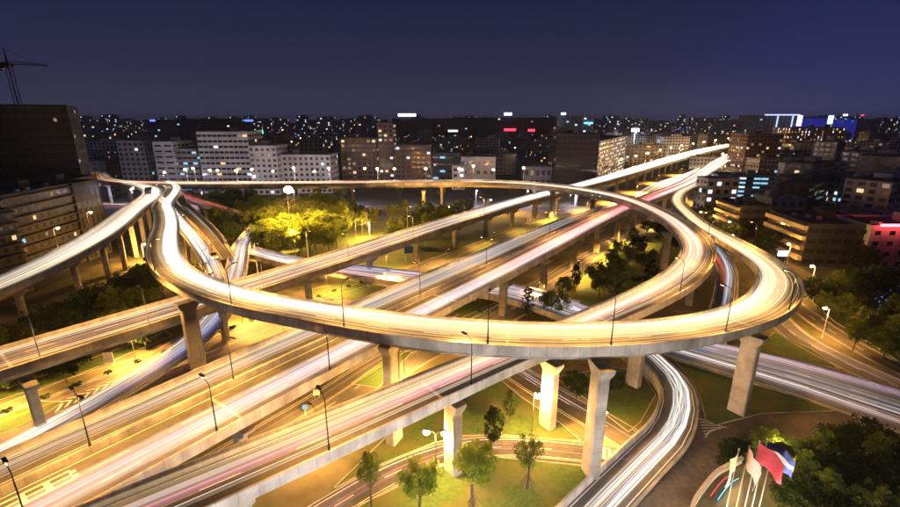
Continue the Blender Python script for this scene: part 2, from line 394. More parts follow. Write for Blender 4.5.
INNER = Line([(-246, 322, 13.6, 9), (-226.1, 298.9, 14.1, 9), (-210, 280, 14.2, 9), (-194.6, 268.5, 14.3, 9.5), (-181.9, 262, 14.5, 10), (-167.7, 257.6, 14.7, 10.5), (-140, 250.8, 15.3, 11), (-111.8, 247.2, 15.9, 11), (-82.2, 246.6, 16.2, 11), (-54.7, 246.6, 16.4, 11), (-26.6, 246.6, 16.7, 11), (1.5, 246.6, 16.9, 11), (17, 246.3, 17, 11), (29, 244.5, 16.8, 11),
 (40.5, 241, 16.7, 11), (51, 235, 16.5, 11), (60, 227.3, 16.4, 11), (67.8, 217.5, 16.2, 10.5), (73.2, 207.5, 16.1, 10), (76.9, 196, 16, 9.7), (79, 183.7, 15.7, 9.5), (79.6, 170.4, 15.4, 9.4), (78.6, 156.9, 15.2, 9.4), (76.1, 143.6, 15.1, 9.2), (72.4, 130.7, 15, 8.8), (67, 118.7, 15, 8.5), (59.7, 107.3, 14.9, 8.3), (51, 97, 14.8, 8.1),
 (40.9, 87.8, 14.6, 7.7), (29.6, 78.9, 14.5, 7.2), (18.8, 70.6, 14.4, 6.9), (7.4, 62.5, 14.3, 6.8), (-3.5, 54.3, 14.1, 7.1), (-15.5, 45.4, 13.8, 7.5), (-28, 36.3, 13.5, 7.8), (-41, 27, 13.2, 7.9), (-60, 13.5, 13, 7.9)])
LEFT = Line([(-186, 262, 14.6, 8), (-168, 247, 15.1, 8), (-148, 226, 15.7, 8.2), (-133, 202, 16.2, 8.4), (-123.6, 179.5, 16.35, 8.6), (-119.4, 168.9, 16.3, 8.9), (-115.4, 159.1, 16.1, 9.1), (-111.6, 149.6, 15.9, 9.1), (-108.2, 140.6, 15.8, 9), (-105.4, 131.4, 15.5, 9), (-103, 121.5, 15.2, 9), (-101, 111.6, 14.9, 9), (-99.8, 102, 14.5, 9), (-99.6, 92, 14.1, 9), (-100, 78, 13.6, 9), (-101.5, 62, 13, 9)])
FARM = Line([(-98, 36, 11, 11), (-86, 52.5, 11, 11), (-73.6, 69.2, 11, 11), (-55.8, 93.2, 11, 11), (-38.9, 116.9, 11, 11), (-22.2, 141.6, 11, 11), (-5.2, 166.7, 11, 11), (12.4, 191.5, 11, 11), (29.8, 215.7, 11, 11), (48.2, 239, 11, 11.2), (67.5, 262, 11, 11.6), (86.6, 285.2, 11, 12.5), (105, 309, 11, 13.2), (123.3, 333.2, 11, 14.5), (159.1, 380.9, 11, 16),
 (194.7, 428.5, 11, 17.5), (231.2, 476.5, 11, 21), (267.9, 524, 11, 21), (305.4, 571.1, 11, 21), (343.7, 617.3, 11, 21), (383, 663, 11, 21), (430, 716, 11, 21), (500, 795, 11, 21)])
NEARM = Line([(-76.5, -8.9, 11.5, 10), (-64.5, 7.8, 11.5, 10), (-52.6, 24.5, 11.5, 10), (-40.6, 41.1, 11.5, 10), (-28.6, 57.8, 11.5, 10), (-16.6, 74.3, 11.5, 9.8), (-4.6, 90, 11.6, 9.4), (7.8, 105.8, 11.9, 9.1), (19.9, 121.7, 12.1, 9), (31.8, 137.9, 12.3, 9), (43.7, 154.3, 12.4, 8.8), (55.3, 170.4, 12.4, 8.7), (67.3, 186.4, 12.4, 8.6), (79.9, 202, 12.3, 8.6),
 (92.8, 217.3, 12.2, 8.6), (105.6, 232.7, 12.2, 8.6), (118.5, 248.1, 12.1, 8.4), (131.3, 263.6, 12.1, 8.2), (143.7, 279.5, 12, 8.4), (155.5, 295.6, 11.9, 9), (167.2, 312, 11.8, 10), (190.5, 345.2, 11.6, 11), (213.6, 378, 11.4, 11.5), (236.3, 410.8, 11.3, 13), (270.6, 459, 11.2, 14), (306, 504, 11.1, 18), (352, 561, 11, 18), (404, 623, 11, 18), (457, 684, 11, 18), (527, 763, 11, 18)])
SLIP = Line([(-76, 12, 11.1, 6), (-66, 24, 11.1, 6), (-56.3, 36, 11.1, 6), (-49.2, 46, 11.2, 5.8), (-43, 54, 11.3, 6), (-37.2, 62.2, 11.3, 6.4), (-31.6, 70, 11.4, 6.8), (-25.9, 77.5, 11.5, 7.2), (-19.8, 85.4, 11.6, 7.6), (-13.8, 93.3, 11.6, 8), (-7.6, 101.3, 11.7, 8.4), (-1.6, 109.2, 11.7, 8.6), (4.4, 117.2, 11.8, 8.6), (10.4, 125.2, 11.8, 8.3), (16.3, 133.3, 11.9, 8.1), (22.3, 141.5, 11.9, 7.9), (28.3, 149.7, 11.9, 7.6), (34.4, 157.8, 11.9, 7.2), (40.5, 165.8, 11.9, 6.7), (46.7, 173.7, 11.95, 6), (53.2, 181.4, 12, 5), (60, 189.4, 12, 4), (67.5, 198, 12, 3)])
RAMP = Line([(-87, 226, 4.3, 5.8), (-86, 212, 4.4, 5.8), (-84.5, 199, 4.5, 5.8), (-82.2, 186, 4.7, 5.8), (-79.3, 173, 4.9, 5.8), (-75.3, 158.5, 5.1, 6), (-69.5, 143.5, 5.3, 6.2), (-63.2, 127, 5.5, 6.2), (-57.6, 110.5, 5.6, 6.2), (-55.3, 98, 4.9, 6), (-56, 88.3, 3.6, 6), (-59.6, 80.2, 1.8, 6), (-63.9, 72, .5, 6), (-67.5, 63, .16, 6), (-72, 52, .1, 6), (-80, 36, .1, 6)])
D1 = Line([(-137, 212, 16, 5.6), (-124, 196, 15.6, 5.6), (-112, 180.5, 14.9, 5.6), (-102.5, 168.5, 13.8, 5.6), (-93, 157, 12.4, 5.6), (-83.4, 145.5, 10.8, 5.6), (-71, 129.5, 8.3, 5.6), (-62.5, 116, 6.5, 5.4), (-58, 106, 5.6, 5)])
D2 = Line([(-140, 236, 14.4, 5.6), (-131, 219, 13.6, 5.6), (-121, 203.5, 12.8, 5.6), (-107.5, 187, 11.6, 5.6), (-91.8, 168.8, 9.4, 5.6), (-80.5, 154.5, 7.2, 5.4), (-72, 142.5, 6.2, 5)])
D3 = Line([(-152, 246, 14.4, 6), (-140, 233, 13.8, 6), (-127, 222, 12.2, 6), (-113, 214.5, 10, 6), (-97, 206, 7.4, 6), (-85, 197, 6.3, 5)])
G1 = Line([(-82, 166, 4, 7), (-71, 157.5, 4, 7), (-59.6, 149.7, 4, 7.2), (-51.1, 144.6, 4, 7.6), (-41.6, 140, 4, 8.4), (-32.2, 136.2, 4, 9.2), (-24.2, 133.3, 4, 10), (-13.1, 129.2, 4, 11), (-3, 125.7, 4, 11), (7.2, 121.6, 4, 11), (14.8, 117.9, 4, 11), (21.8, 113.2, 3.9, 11), (29, 107, 3.6, 11.5), (37.4, 100.2, 3, 12), (46.4, 94.3, 1.9, 12.6), (54, 90, 1.2, 13.4), (62.4, 85.2, .6, 14.5), (69.6, 80.3, .25, 15.5), (76.1, 74.2, .12, 16.5), (88, 62, .1, 17), (104, 45, .1, 17)])
G3 = Line([(30, 106.5, 3.5, 6), (36.4, 97.2, 2.9, 6.5), (41.2, 86.8, 2.2, 6.5), (42.6, 75.6, 1.4, 6.5), (37, 64.8, .8, 6.5), (28.8, 57.2, .3, 6.6), (20.5, 49.8, .15, 6.6), (10, 40, .1, 6.6), (0, 30.5, .1, 6.6)])
LOOPIN = Line([(97, 187, 10.6, 5), (93.4, 174.3, 9.6, 5.4), (90.4, 157.8, 8.6, 5.6), (86.6, 141.9, 7.8, 5.6), (80.8, 127, 6.8, 5.6), (73, 113.5, 5.4, 5.6), (65.5, 102, 4, 5.6), (59, 93, 1.6, 5)])

def ground_line(pts, z, w): return Line([(p[0], p[1], z, w) for p in pts])
S1 = ground_line([(-52, 30), (-36, 52), (-21.8, 71.8), (-14, 84), (-5, 95), (9, 108), (26.9, 129), (46, 153.5), (71.2, 185), (105.8, 226.5), (168.2, 306.4), (325.1, 512), (470, 690)], .05, 11)
S2 = Line([(-60, 60, .046, 12), (-33, 100, .046, 12), (-14, 126, .046, 12), (10.9, 158.7, .046, 12), (34.3, 190.1, .046, 12), (72, 236, .046, 14), (117.2, 284, .046, 17), (170, 354, .046, 22), (226.6, 424, .046, 22), (455, 712, .046, 22)])
H1 = ground_line([(-92, 34), (-82, 50), (-73.9, 63.7), (-69.3, 70.1), (-61, 82.3), (-49.4, 97.6), (-33.5, 118.7), (-16.1, 139.4), (0, 160)], .042, 15)
G6 = ground_line([(-8, 116), (3, 101), (9, 92.4), (14.2, 82.4), (20.4, 73.9), (25.8, 67.1), (29.6, 62)], .058, 6)
G4 = ground_line([(-34, 31), (-24, 41), (-14.4, 50.4), (-6.7, 56.4), (1.9, 60.3), (11.1, 60.9), (21.3, 59.6), (27, 58.4)], .062, 4.4)
G2 = ground_line([(93, 127), (86, 112), (83, 100), (83.6, 90), (86.2, 80), (91, 68), (98, 54)], .054, 6.5)
GX = ground_line([(99, 129), (96.4, 118.5), (94.4, 109), (93, 97), (93.6, 84), (97, 71), (104, 55)], .050, 5)
BACKST = ground_line([(-330, 330), (-240, 278), (-150, 263), (-60, 262), (40, 262), (130, 252), (240, 250)], .038, 14)

# ------------------------------------------------------------------ setting: ground, paving, streets
mb = MB(); mb.poly([(-5000, -400, 0), (5000, -400, 0), (5000, 6000, 0), (-5000, 6000, 0)], M['city_ground']); g = mb.build('ground'); tag(g, kind='structure')
def plate(name, pts, m, z, kerb=False, kind='structure'):
    mb = MB(); mb.poly([(p[0], p[1], z) for p in pts], m); o = mb.build(name); tag(o, kind=kind)
    if kerb:
        k = MB(); n_ = len(pts)
        ar = sum(pts[i][0] * pts[(i + 1) % n_][1] - pts[(i + 1) % n_][0] * pts[i][1] for i in range(n_)); sg = 1 if ar > 0 else -1
        for i in range(n_):
            a, b = Vector((pts[i][0], pts[i][1])), Vector((pts[(i + 1) % n_][0], pts[(i + 1) % n_][1]))
            t = (b - a); L = t.length
            if L < .2: continue
            t /= L; out = Vector((t.y, -t.x)) * sg; c = (a + b) / 2 + out * .09
            k.box((c.x, c.y, z / 2 + .02), (L + .1, .16, z + .05), M['kerb'], math.atan2(t.y, t.x), False)
        k.build('kerb', o)['kind'] = 'stuff'
    return o
core = []
for k, q in enumerate([(-150, 0), (-40, -10), (40, 20), (140, 20), (118, 110), (125, 180), (190, 290), (340, 500), (520, 720), (430, 750), (200, 470), (60, 295), (-30, 225), (-130, 225), (-120, 60)]): core.append(q)
plate('soil_ground', core, M['soil'], .012)
def px(*uv): return [tuple(at(u, v).xy) for u, v in uv]
LAWN = [((676, 362), (686, 356), (735, 373), (812, 402), (833, 411), (760, 414), (716, 425), (706, 420), (701, 398), (690, 378)),
        ((752, 352), (775, 333), (812, 350), (838, 369), (800, 362)),
        ((345, 512), (384, 495), (428, 473), (462, 458), (495, 458), (575, 466), (604, 469), (570, 500), (556, 512)),
        ((335, 488), (384, 463), (434, 443), (461, 436), (501, 435), (548, 439), (580, 441), (560, 424), (520, 397), (497, 378), (470, 382), (400, 425)),
        ((556, 378), (610, 368), (640, 372), (655, 395), (640, 422), (628, 432), (590, 402)),
        ((556, 300), (575, 278), (612, 246), (660, 226), (700, 240), (700, 262), (664, 305), (610, 318)),
        ((448, 262), (480, 246), (540, 221), (570, 212), (575, 217), (530, 234), (490, 254)),
        ((0, 392), (145, 340), (165, 332), (172, 336), (100, 366), (0, 406)),
        ((0, 418), (40, 402), (62, 403), (45, 414), (0, 436)),
        ((352, 384), (398, 352), (412, 352), (378, 388)),
        ((420, 322), (478, 300), (490, 312), (455, 325)),
        ((350, 281), (440, 296), (360, 300), (320, 296), (310, 290)),
        ((640, 240), (700, 205), (720, 196), (690, 222)),
        ((812, 302), (835, 322), (905, 365), (905, 320), (840, 290))]
for L in LAWN: plate('lawn', px(*L), M['grass'], .12, True)
plate('park_lawn', [(-118, 200), (-60, 152), (-30, 142), (-16, 150), (40, 225), (40, 236), (-110, 236)], M['grass'], .10, True)
plate('lawn', [(-112, 60), (-96, 60), (-66, 92), (-62, 112), (-92, 172), (-106, 172), (-96, 120), (-95, 90)], M['soil'], .11, True)
for nm, ln, m in (('street', S1, 'asphalt_worn'), ('street', S2, 'asphalt_worn'), ('street', H1, 'asphalt_worn'), ('street', G6, 'asphalt'), ('street', G4, 'asphalt'), ('slip_road', G2, 'asphalt_worn'), ('slip_road', GX, 'asphalt_worn'), ('street', BACKST, 'asphalt')):
    o = flat(nm, ln, M[m], 0.0); tag(o, kind='structure')
    k = sweep('kerb', ln, [(1, .0, -.06), (1, .18, -.06), (1, .18, .10), (1, .0, .10)], M['kerb'], o); k2 = sweep('kerb', ln, [(-1, -.18, -.06), (-1, 0, -.06), (-1, 0, .10), (-1, -.18, .10)], M['kerb'], o)
    q = MB(); dashes(q, ln, 0, 2, min(ln.L, 420), .012, M['paint'], 3, 5, .13)
    for sg in (1, -1):
        d = 0
        while d < min(ln.L, 420) - 5:
            a, b = sg * (ln.half(d) - .4), sg * (ln.half(d + 5) - .4)
            q.poly([ln.at(d, a - .06, .012), ln.at(d + 5, b - .06, .012), ln.at(d + 5, b + .06, .012), ln.at(d, a + .06, .012)], M['paint']); d += 5
    q.build('lane_marking', o)['kind'] = 'stuff'
# paved forecourt beside the curved ramp, brick-red walk and pavement strips
plate('forecourt', px((545, 520), (600, 480), (660, 440), (700, 398), (706, 421), (716, 426), (760, 415), (836, 412), (880, 425), (850, 445), (790, 436), (750, 444), (722, 466), (694, 505), (690, 520)), M['asphalt'], .066)
plate('pavement', px((560, 378), (520, 350), (505, 362), (585, 425), (618, 443), (624, 437)), M['paving'], .030)
plate('pavement', px((486, 376), (497, 377), (548, 412), (586, 440), (600, 444), (590, 444), (540, 416)), M['paving'], .034)

# ------------------------------------------------------------------ elevated roads
fo = flyover('loop_flyover', 'topmost curved flyover sweeping across the front of the interchange', OUTER, (52, OUTER.L - 112), (40, OUTER.L - 8), (0,), lift=.0)
joints(fo, OUTER, [150, 190, 232, 275, 318, 361, 404])
for b in (at(199, 371), at(737, 412), at(590, 474), (-9, 62.5)): pier(fo, OUTER, base=(b[0], b[1]), w=2.7, t=1.6, cap=4.2)
for d in (70, 95, 128, 395, 425, 455, 485): pier(fo, OUTER, d, w=1.6, t=1.2, cap=3.6)
fi = flyover('spiral_flyover', 'flyover running along the back, curling round at right and passing under the front loop', INNER, (0, INNER.L), (60, INNER.L), (0,), lift=-.02)
for b in (at(424, 219), at(551, 219), at(663, 269)): pier(fi, INNER, base=(b[0], b[1]), w=2.3, t=1.5, cap=4.0)
for b in (at(547, 426), at(633, 385), at(453, 471)): pier(fi, INNER, base=(b[0], b[1]), w=2.5, t=1.6, cap=3.8)
for d in (60, 85, 110, 135, 160, 190, 220, 268, 318): pier(fi, INNER, d, w=1.6, t=1.2, cap=4.2)
for x, y in ((66, 210), (66.5, 118.6), (-22.5, 40.2)): pier(fi, INNER, base=(x, y), w=1.9, t=1.4, cap=4.4)
joints(fi, INNER, [330, 365, 430, 470, 510, 548])
fl = flyover('approach_flyover', 'curved flyover at the left edge running past the dark apartment blocks', LEFT, (72, LEFT.L), (60, LEFT.L), (0,), lift=-.04)
for d in (78, 92, 106, 121, 137, 153, 170, 190, 210): pier(fl, LEFT, d, w=1.5, t=1.1, cap=4.2)
ff = flyover('main_flyover', 'long straight flyover full of white traffic crossing behind the loop to the far right', FARM, (0, FARM.L), (0, FARM.L), (-.33, .33), depth=2.3)
pb = at(42, 428); pier(ff, FARM, base=(pb.x, pb.y), off=0, w=1.7, t=1.4, cap=5)
d0 = FARM.near(*at(384, 287).xy)
for k in range(-2, 27):
    d = d0 + k * 24.0
    if 60 < d < FARM.L: pier(ff, FARM, d, w=1.7, t=1.3, cap=6.0, depth=2.3)
joints(ff, FARM, [40, 80, 120])
fn = flyover('main_flyover', 'wide straight flyover with red and violet streaks running from the bottom left corner', NEARM, (0, NEARM.L), (0, OUTER.L and 285), (-.33, .33), depth=2.3, lift=.0)
d0 = NEARM.near(*at(552, 291).xy)
for k in range(-6, 24):
    d = d0 + k * 24.0
    if k not in (-3,) and 20 < d < NEARM.L: pier(fn, NEARM, d, off=-1.2 if d < 260 else 0, w=1.9, t=1.4, cap=5.4, depth=2.3)
joints(fn, NEARM, [40, 78, 128, 185])
fs = flyover('slip_flyover', 'narrow slip deck beside the wide flyover carrying thin white streaks', SLIP, (0, SLIP.L), False, (), depth=1.9, lift=-.06)
for d in (20, 60, 98, 122, 146, 170, 194, 218): pier(fs, SLIP, d, off=1.0, w=1.4, t=1.2, cap=4.2, depth=1.9)
fr = flyover('ramp', 'low ramp coming down under the loop to the ground at lower left', RAMP, (0, 132), (20, 132), (), depth=1.0, lift=-.02)
for d in (98, 108, 118): pier(fr, RAMP, d, w=1.0, t=.8, cap=3.2, depth=1.0)
for d in (40, 70): pier(fr, RAMP, d, w=1.2, t=.9, cap=3.2, depth=1.0)
f1 = flyover('ramp', 'bright white ramp dropping between yellow walls at upper left', D1, False, (10, 90), (), depth=1.2, lift=-.05)
f2 = flyover('ramp', 'dark grey ramp between the two walls left of the park trees', D2, (18, 100), (40, 100), (), depth=1.2, lift=-.07)
f3 = flyover('ramp', 'short pink lit ramp slipping behind the dark park trees', D3, (20, 80), False, (), depth=1.2, lift=-.09)
for ln, rt in ((D1, f1), (D2, f2), (D3, f3)):
    for d in range(24, int(ln.L) - 6, 22): pier(rt, ln, d, w=1.2, t=1.0, cap=3.0, depth=1.2)
fg = flyover('low_flyover', 'low cross road passing under every deck towards the bottom right corner', G1, (0, 128), (0, 138), (-.33, 0, .33), depth=1.1, lift=-.03)
for d in (30, 48, 66, 84, 100, 112, 124): pier(fg, G1, d, w=1.6, t=.8, cap=6, depth=1.1)
f3g = flyover('ramp', 'curved ramp of white streaks with a retaining wall at bottom right', G3, False, (10, 92), (), depth=.5, lift=-.02)
sweep('retaining_wall', G3, [(-1, .02, -.5), (-1, .02, -3.2), (-1, .4, -3.2), (-1, .4, -.5)], M['girder'], f3g, 6, 90)
q = MB()
for k in range(38):                                         # handrail on the wall
    p = G3.at(12 + k * 2.1, 0); h = G3.half(12 + k * 2.1) - .1; a = G3.at(12 + k * 2.1, -h, .95)
    q.box((a.x, a.y, a.z + .25), (.06, .06, .55), M['steel'])
for hh in (.3, .5): q.tube([G3.at(12 + k * 2.1, -(G3.half(12 + k * 2.1) - .1), .95 + hh) for k in range(38)], .03, M['steel'], 4)
q.build('handrail', f3g)
fk = flyover('ramp', 'sunken ramp of blue white streaks between the two loops at right', LOOPIN, (0, 95), (0, 95), (), depth=1.2, lift=-.06)
for d in (20, 44, 68): pier(fk, LOOPIN, d, w=1.2, t=1.0, cap=3.0, depth=1.2)
mb = MB(); mb.poly([(x, y, 13.9 if i > 3 else 15.2) for i, (x, y) in enumerate([(-116, 186), (-122, 182), (-131, 190), (-150, 222), (-183, 258), (-160, 258), (-146, 247), (-132, 222)])], M['asphalt_worn'])
o = mb.build('junction_slab', fl)

# painted marks
mk = empty('road_marking', (0, 0, 0)); tag(mk, 'white ladder shaped box painted on the wide flyover near the bottom left corner', 'road marking')
da = NEARM.near(*at(26, 486, 11.5).xy); db = NEARM.near(*at(74, 464, 11.5).xy); Lm = db - da
def bar(d0_, d1_, o0, o1):
    q = MB(); q.poly([NEARM.at(d0_, o0, .026), NEARM.at(d1_, o0, .026), NEARM.at(d1_, o1, .026), NEARM.at(d0_, o1, .026)], M['paint']); q.build('bar', mk)
ob = 3.5; da -= 4.0; Lm = db - da
for k in range(3): bar(da, db, ob - .32 - k * .95, ob - k * .95)
for fx in (.30, .62, .97): [bar(da + fx * Lm, da + fx * Lm + .6, ob - .95 * (k + 1), ob - .32 - .95 * k) for k in range(2)]
ch = empty('road_marking', (0, 0, 0)); tag(ch, 'white chevrons painted on the gore left of the white low ramp', 'road marking')
for k in range(9):
    a = at(52 + k * 9.5, 409 - k * 4.1, .0); a.z = .075
    t_ = (at(140, 371, 0) - at(52, 409, 0)).normalized(); n_ = Vector((-t_.y, t_.x, 0)); hw = 1.7 - k * .13
    for sg in (1, -1):
        q = MB(); q.poly([a + t_ * 1.2, a + t_ * 1.75, a + n_ * sg * hw + t_ * .3, a + n_ * sg * hw - t_ * .25], M['paint']); q.build('chevron', ch)
cwk = empty('crosswalk', (0, 0, 0)); tag(cwk, 'worn zebra crossing beside the tall grey columns under the loop', 'crosswalk')
for k in range(6):
    a = at(594 + k * 5.2, 451.5 + k * 1.2, .0); a.z = .078; q = MB(); q.box((a.x, a.y, a.z), (.45, 2.6, .008), M['paint'], -.35); q.build('bar', cwk)
ha = empty('road_marking', (0, 0, 0)); tag(ha, 'white hatching on the gore between the curved ramp and the forecourt', 'road marking')
for k in range(7):
    a = at(699 + k * 1.0, 419 + k * 3.2, .0); b = at(716 + k * 3.5 - max(0, k - 3) * 9, 424 + k * 1.2, .0); a.z = b.z = .075
    t_ = (b - a).normalized(); n_ = Vector((-t_.y, t_.x, 0)) * .08; q = MB(); q.poly([a - n_, b - n_, b + n_, a + n_], M['paint']); q.build('stripe', ha)

# ------------------------------------------------------------------ traffic light streaks
T = 1.0
streaks('light_streaks', 'white and gold light streaks curving along the topmost front loop', OUTER, [
    (-.30, 1.0, 34, 'CCKYK', .15, .55, .6, 1.5, .05, 1, .7), (-.95, -.4, 6, 'YC', .03, .12, .5, 1.2, .05, 1, .7), (.0, 1, 26, 'WWWB', .8, 2.6, .25, .9, 0, .47, .85), (.2, 1, 10, 'WWC', .6, 1.6, .3, .8, .3, .75, .6),
    (-.95, -.3, 5, 'CW', 1.2, 2.4, .10, .2, .2, .85, .8), (-.5, 1, 14, 'YYCC', .8, 2.4, .08, .22, .5, 1, .8), (-.6, .2, 6, 'VP', .5, 1.3, .25, .7, .55, .8, .5), (-1, 1, 14, 'PWWC', .5, 1.6, .2, .6, .78, 1, .9)], 1)
streaks('light_streaks', 'cream and pink light streaks along the curling inner flyover', INNER, [
    (-.95, .95, 18, 'CKKP', .12, .5, .6, 1.4, 0, .45, .6), (-.9, .30, 22, 'CKKP', .12, .5, .6, 1.4, .42, 1, .7), (-.6, .25, 18, 'WWPKV', .8, 2.2, .25, .7, .42, .78, .7), (-.9, .9, 10, 'CWY', .9, 2.2, .08, .2, .35, 1, .8), (-.3, .3, 9, 'PVV', .4, 1.2, .25, .7, .76, 1, .7),
    (-.9, -.1, 8, 'CCW', .4, 1.2, .3, .8, .7, 1, .8), (.55, .75, 2, 'W', 1.6, 2.4, .1, .2, .7, 1, .9), (-.8, .8, 12, 'WKO', .5, 1.6, .3, .8, 0, .2, .9), (-.8, .8, 10, 'PKK', .3, .8, .4, .9, .15, .45, .9)], 2)
streaks('light_streaks', 'strong white light streaks along the flyover at the left edge', LEFT, [
    (-.9, .9, 24, 'WWCK', .2, .7, .5, 1.3, 0, 1, .7), (-.15, .85, 22, 'WWWC', .9, 3.0, .2, .8, 0, 1, .8), (-.8, -.2, 8, 'BVB', .25, .8, .4, .9, .3, .9, .4), (-1, 1, 16, 'WWW', .8, 2.5, .3, .9, 0, .45, .9)], 3)
streaks('light_streaks', 'bands of white headlights along the straight flyover behind the loop', FARM, [
    (-.95, .95, 30, 'WCKB', .2, .7, .6, 1.4, 0, 1, .6), (-.5, .8, 34, 'WWWB', 1.4, 4.4, .25, .9, .14, .6, .7), (-.9, .9, 22, 'WWC', .8, 2.2, .12, .35, 0, .25, .8), (-.9, .9, 60, 'WWCKC', .8, 3.2, .5, 1.2, .25, 1, .5), (-.7, .2, 6, 'BVY', .7, 1.6, .15, .4, 0, .2, .8)], 4)
streaks('light_streaks', 'red, pink and lavender light streaks along the wide near flyover', NEARM, [
    (-.85, -.02, 18, 'KVWKC', .18, .6, .6, 1.4, 0, .30, .9), (-.75, -.0, 12, 'BVWWK', .4, 1.2, .2, .6, 0, .25, .8), (-.0, .95, 14, 'OCY', .05, .22, .6, 1.3, .13, .3, .8), (.02, .12, 2, 'CY', .8, 1.6, .08, .2, 0, .3, .9),
    (-.55, .35, 30, 'RRRRP', 1.2, 3.2, .3, .8, .14, .36, .75), (-.5, .8, 12, 'PKW', .4, 1.4, .15, .5, .14, .4, .7), (-.95, -.6, 6, 'VBB', .25, .8, .3, .6, .14, .34, .8), (-.9, .9, 14, 'CRP', .06, .22, .6, 1.2, .15, .4, .7),
    (-.95, .95, 60, 'WWKPC', .7, 3.2, .4, 1.0, .26, 1, .5)], 5)
streaks('light_streaks', 'thin white and grey light streaks along the narrow slip deck', SLIP, [
    (-.9, .9, 24, 'CKWB', .15, .5, .4, 1.0, 0, 1, .7), (-.8, .9, 22, 'WBBW', .5, 1.7, .08, .3, .25, 1, .6), (-.9, .9, 12, 'YCW', .7, 1.6, .08, .2, 0, .5, .8)], 6)
streaks('light_streaks', 'blinding white light streaks on the low ramp at lower left', RAMP, [
    (-.9, .9, 14, 'WBV', .12, .4, .3, 1.0, 0, 1, .8), (-.7, .9, 14, 'WWWB', .8, 2.2, .12, .5, .02, .6, .8), (-.9, -.1, 12, 'WBW', .8, 2.4, .1, .35, .45, 1, .9), (.1, .9, 6, 'VV', .25, .6, .4, .8, .55, .85, .8), (-1, 1, 14, 'CWW', .8, 2.0, .3, .9, .78, 1, .9)], 7)
streaks('light_streaks', 'white light streaks on the ramp dropping at upper left', D1, [(-.8, .8, 20, 'WWB', .7, 2.4, .3, .9, 0, 1, .85)], 8)
streaks('light_streaks', 'pale streaks on the dark grey ramp by the park', D2, [(-.8, .8, 9, 'BWK', .2, .9, .2, .6, .15, 1, .6)], 9)
streaks('light_streaks', 'pink light streaks on the short ramp behind the trees', D3, [(-.8, .8, 14, 'PRPW', .5, 1.5, .3, .8, 0, .8, .8)], 10)
streaks('light_streaks', 'blue white light streaks on the low cross road at right', G1, [(-.9, .9, 16, 'WWB', 1.0, 2.6, .2, .5, .02, .24, .9), 
    (-.95, .95, 26, 'BVK', .15, .5, .5, 1.3, 0, 1, .6), (-.9, .8, 24, 'WBBW', .6, 1.9, .15, .5, .35, 1, .6), (-.9, .9, 12, 'WPW', .7, 1.6, .3, .8, .15, .6, .6), (.82, .95, 3, 'V', .6, 1.4, .15, .3, .74, 1, .8), (-.9, -.6, 4, 'WP', .9, 2.0, .15, .4, .55, 1, .8)], 11)
streaks('light_streaks', 'bundle of bright white light streaks on the curved ramp at bottom right', G3, [
    (-.3, .9, 10, 'WBBW', .12, .4, .4, .9, 0, 1, .9), (-.40, .8, 15, 'WWWB', 1.3, 3.6, .09, .26, 0, 1, .8)], 12)
streaks('light_streaks', 'thin white light streaks on the street under the loop', G6, [(-.5, .7, 10, 'WBC', .5, 1.6, .08, .22, .1, 1, .6)], 13)
streaks('light_streaks', 'red and lilac light streaks on the curving street at the bottom', G4, [(-.9, .9, 14, 'RPVPV', .25, 1.0, .08, .28, 0, 1, .7)], 14)
streaks('light_streaks', 'blue white and red streaks on the sunken ramp between the loops', LOOPIN, [(-.1, .8, 12, 'WBBW', .6, 2.2, .12, .4, 0, 1, .8), (-.9, -.2, 8, 'RRP', .2, .8, .3, .8, .25, .8, .6)], 15)
streaks('light_streaks', 'faint gold streaks on the street below the wide flyover', S1, [(-.8, .8, 14, 'CYKW', .15, .7, .15, .6, 0, .8, .5)], 16)
streaks('light_streaks', 'gold and white streaks on the street between the two straight flyovers', S2, [(-1.0, 1.0, 60, 'CWYC', 1.2, 4.0, .8, 1.6, .36, 1, .5), (-.9, .9, 40, 'CYWC', .8, 3.2, .2, .8, .15, .9, .5)], 17)
streaks('light_streaks', 'faint pink and gold streaks on the street at lower left', H1, [(-.8, .8, 14, 'CPKY', .1, .5, .2, .7, 0, 1, .6)], 18)
streaks('light_streaks', 'short blue streaks on the slip road at right', G2, [(-.6, .8, 8, 'BVCW', .2, .9, .12, .4, .1, 1, .5)], 19)
streaks('light_streaks', 'orange streaks on the street behind the back flyover', BACKST, [(-.9, .9, 20, 'OCRW', .4, 1.8, .3, .8, .14, .6, .4)], 20)

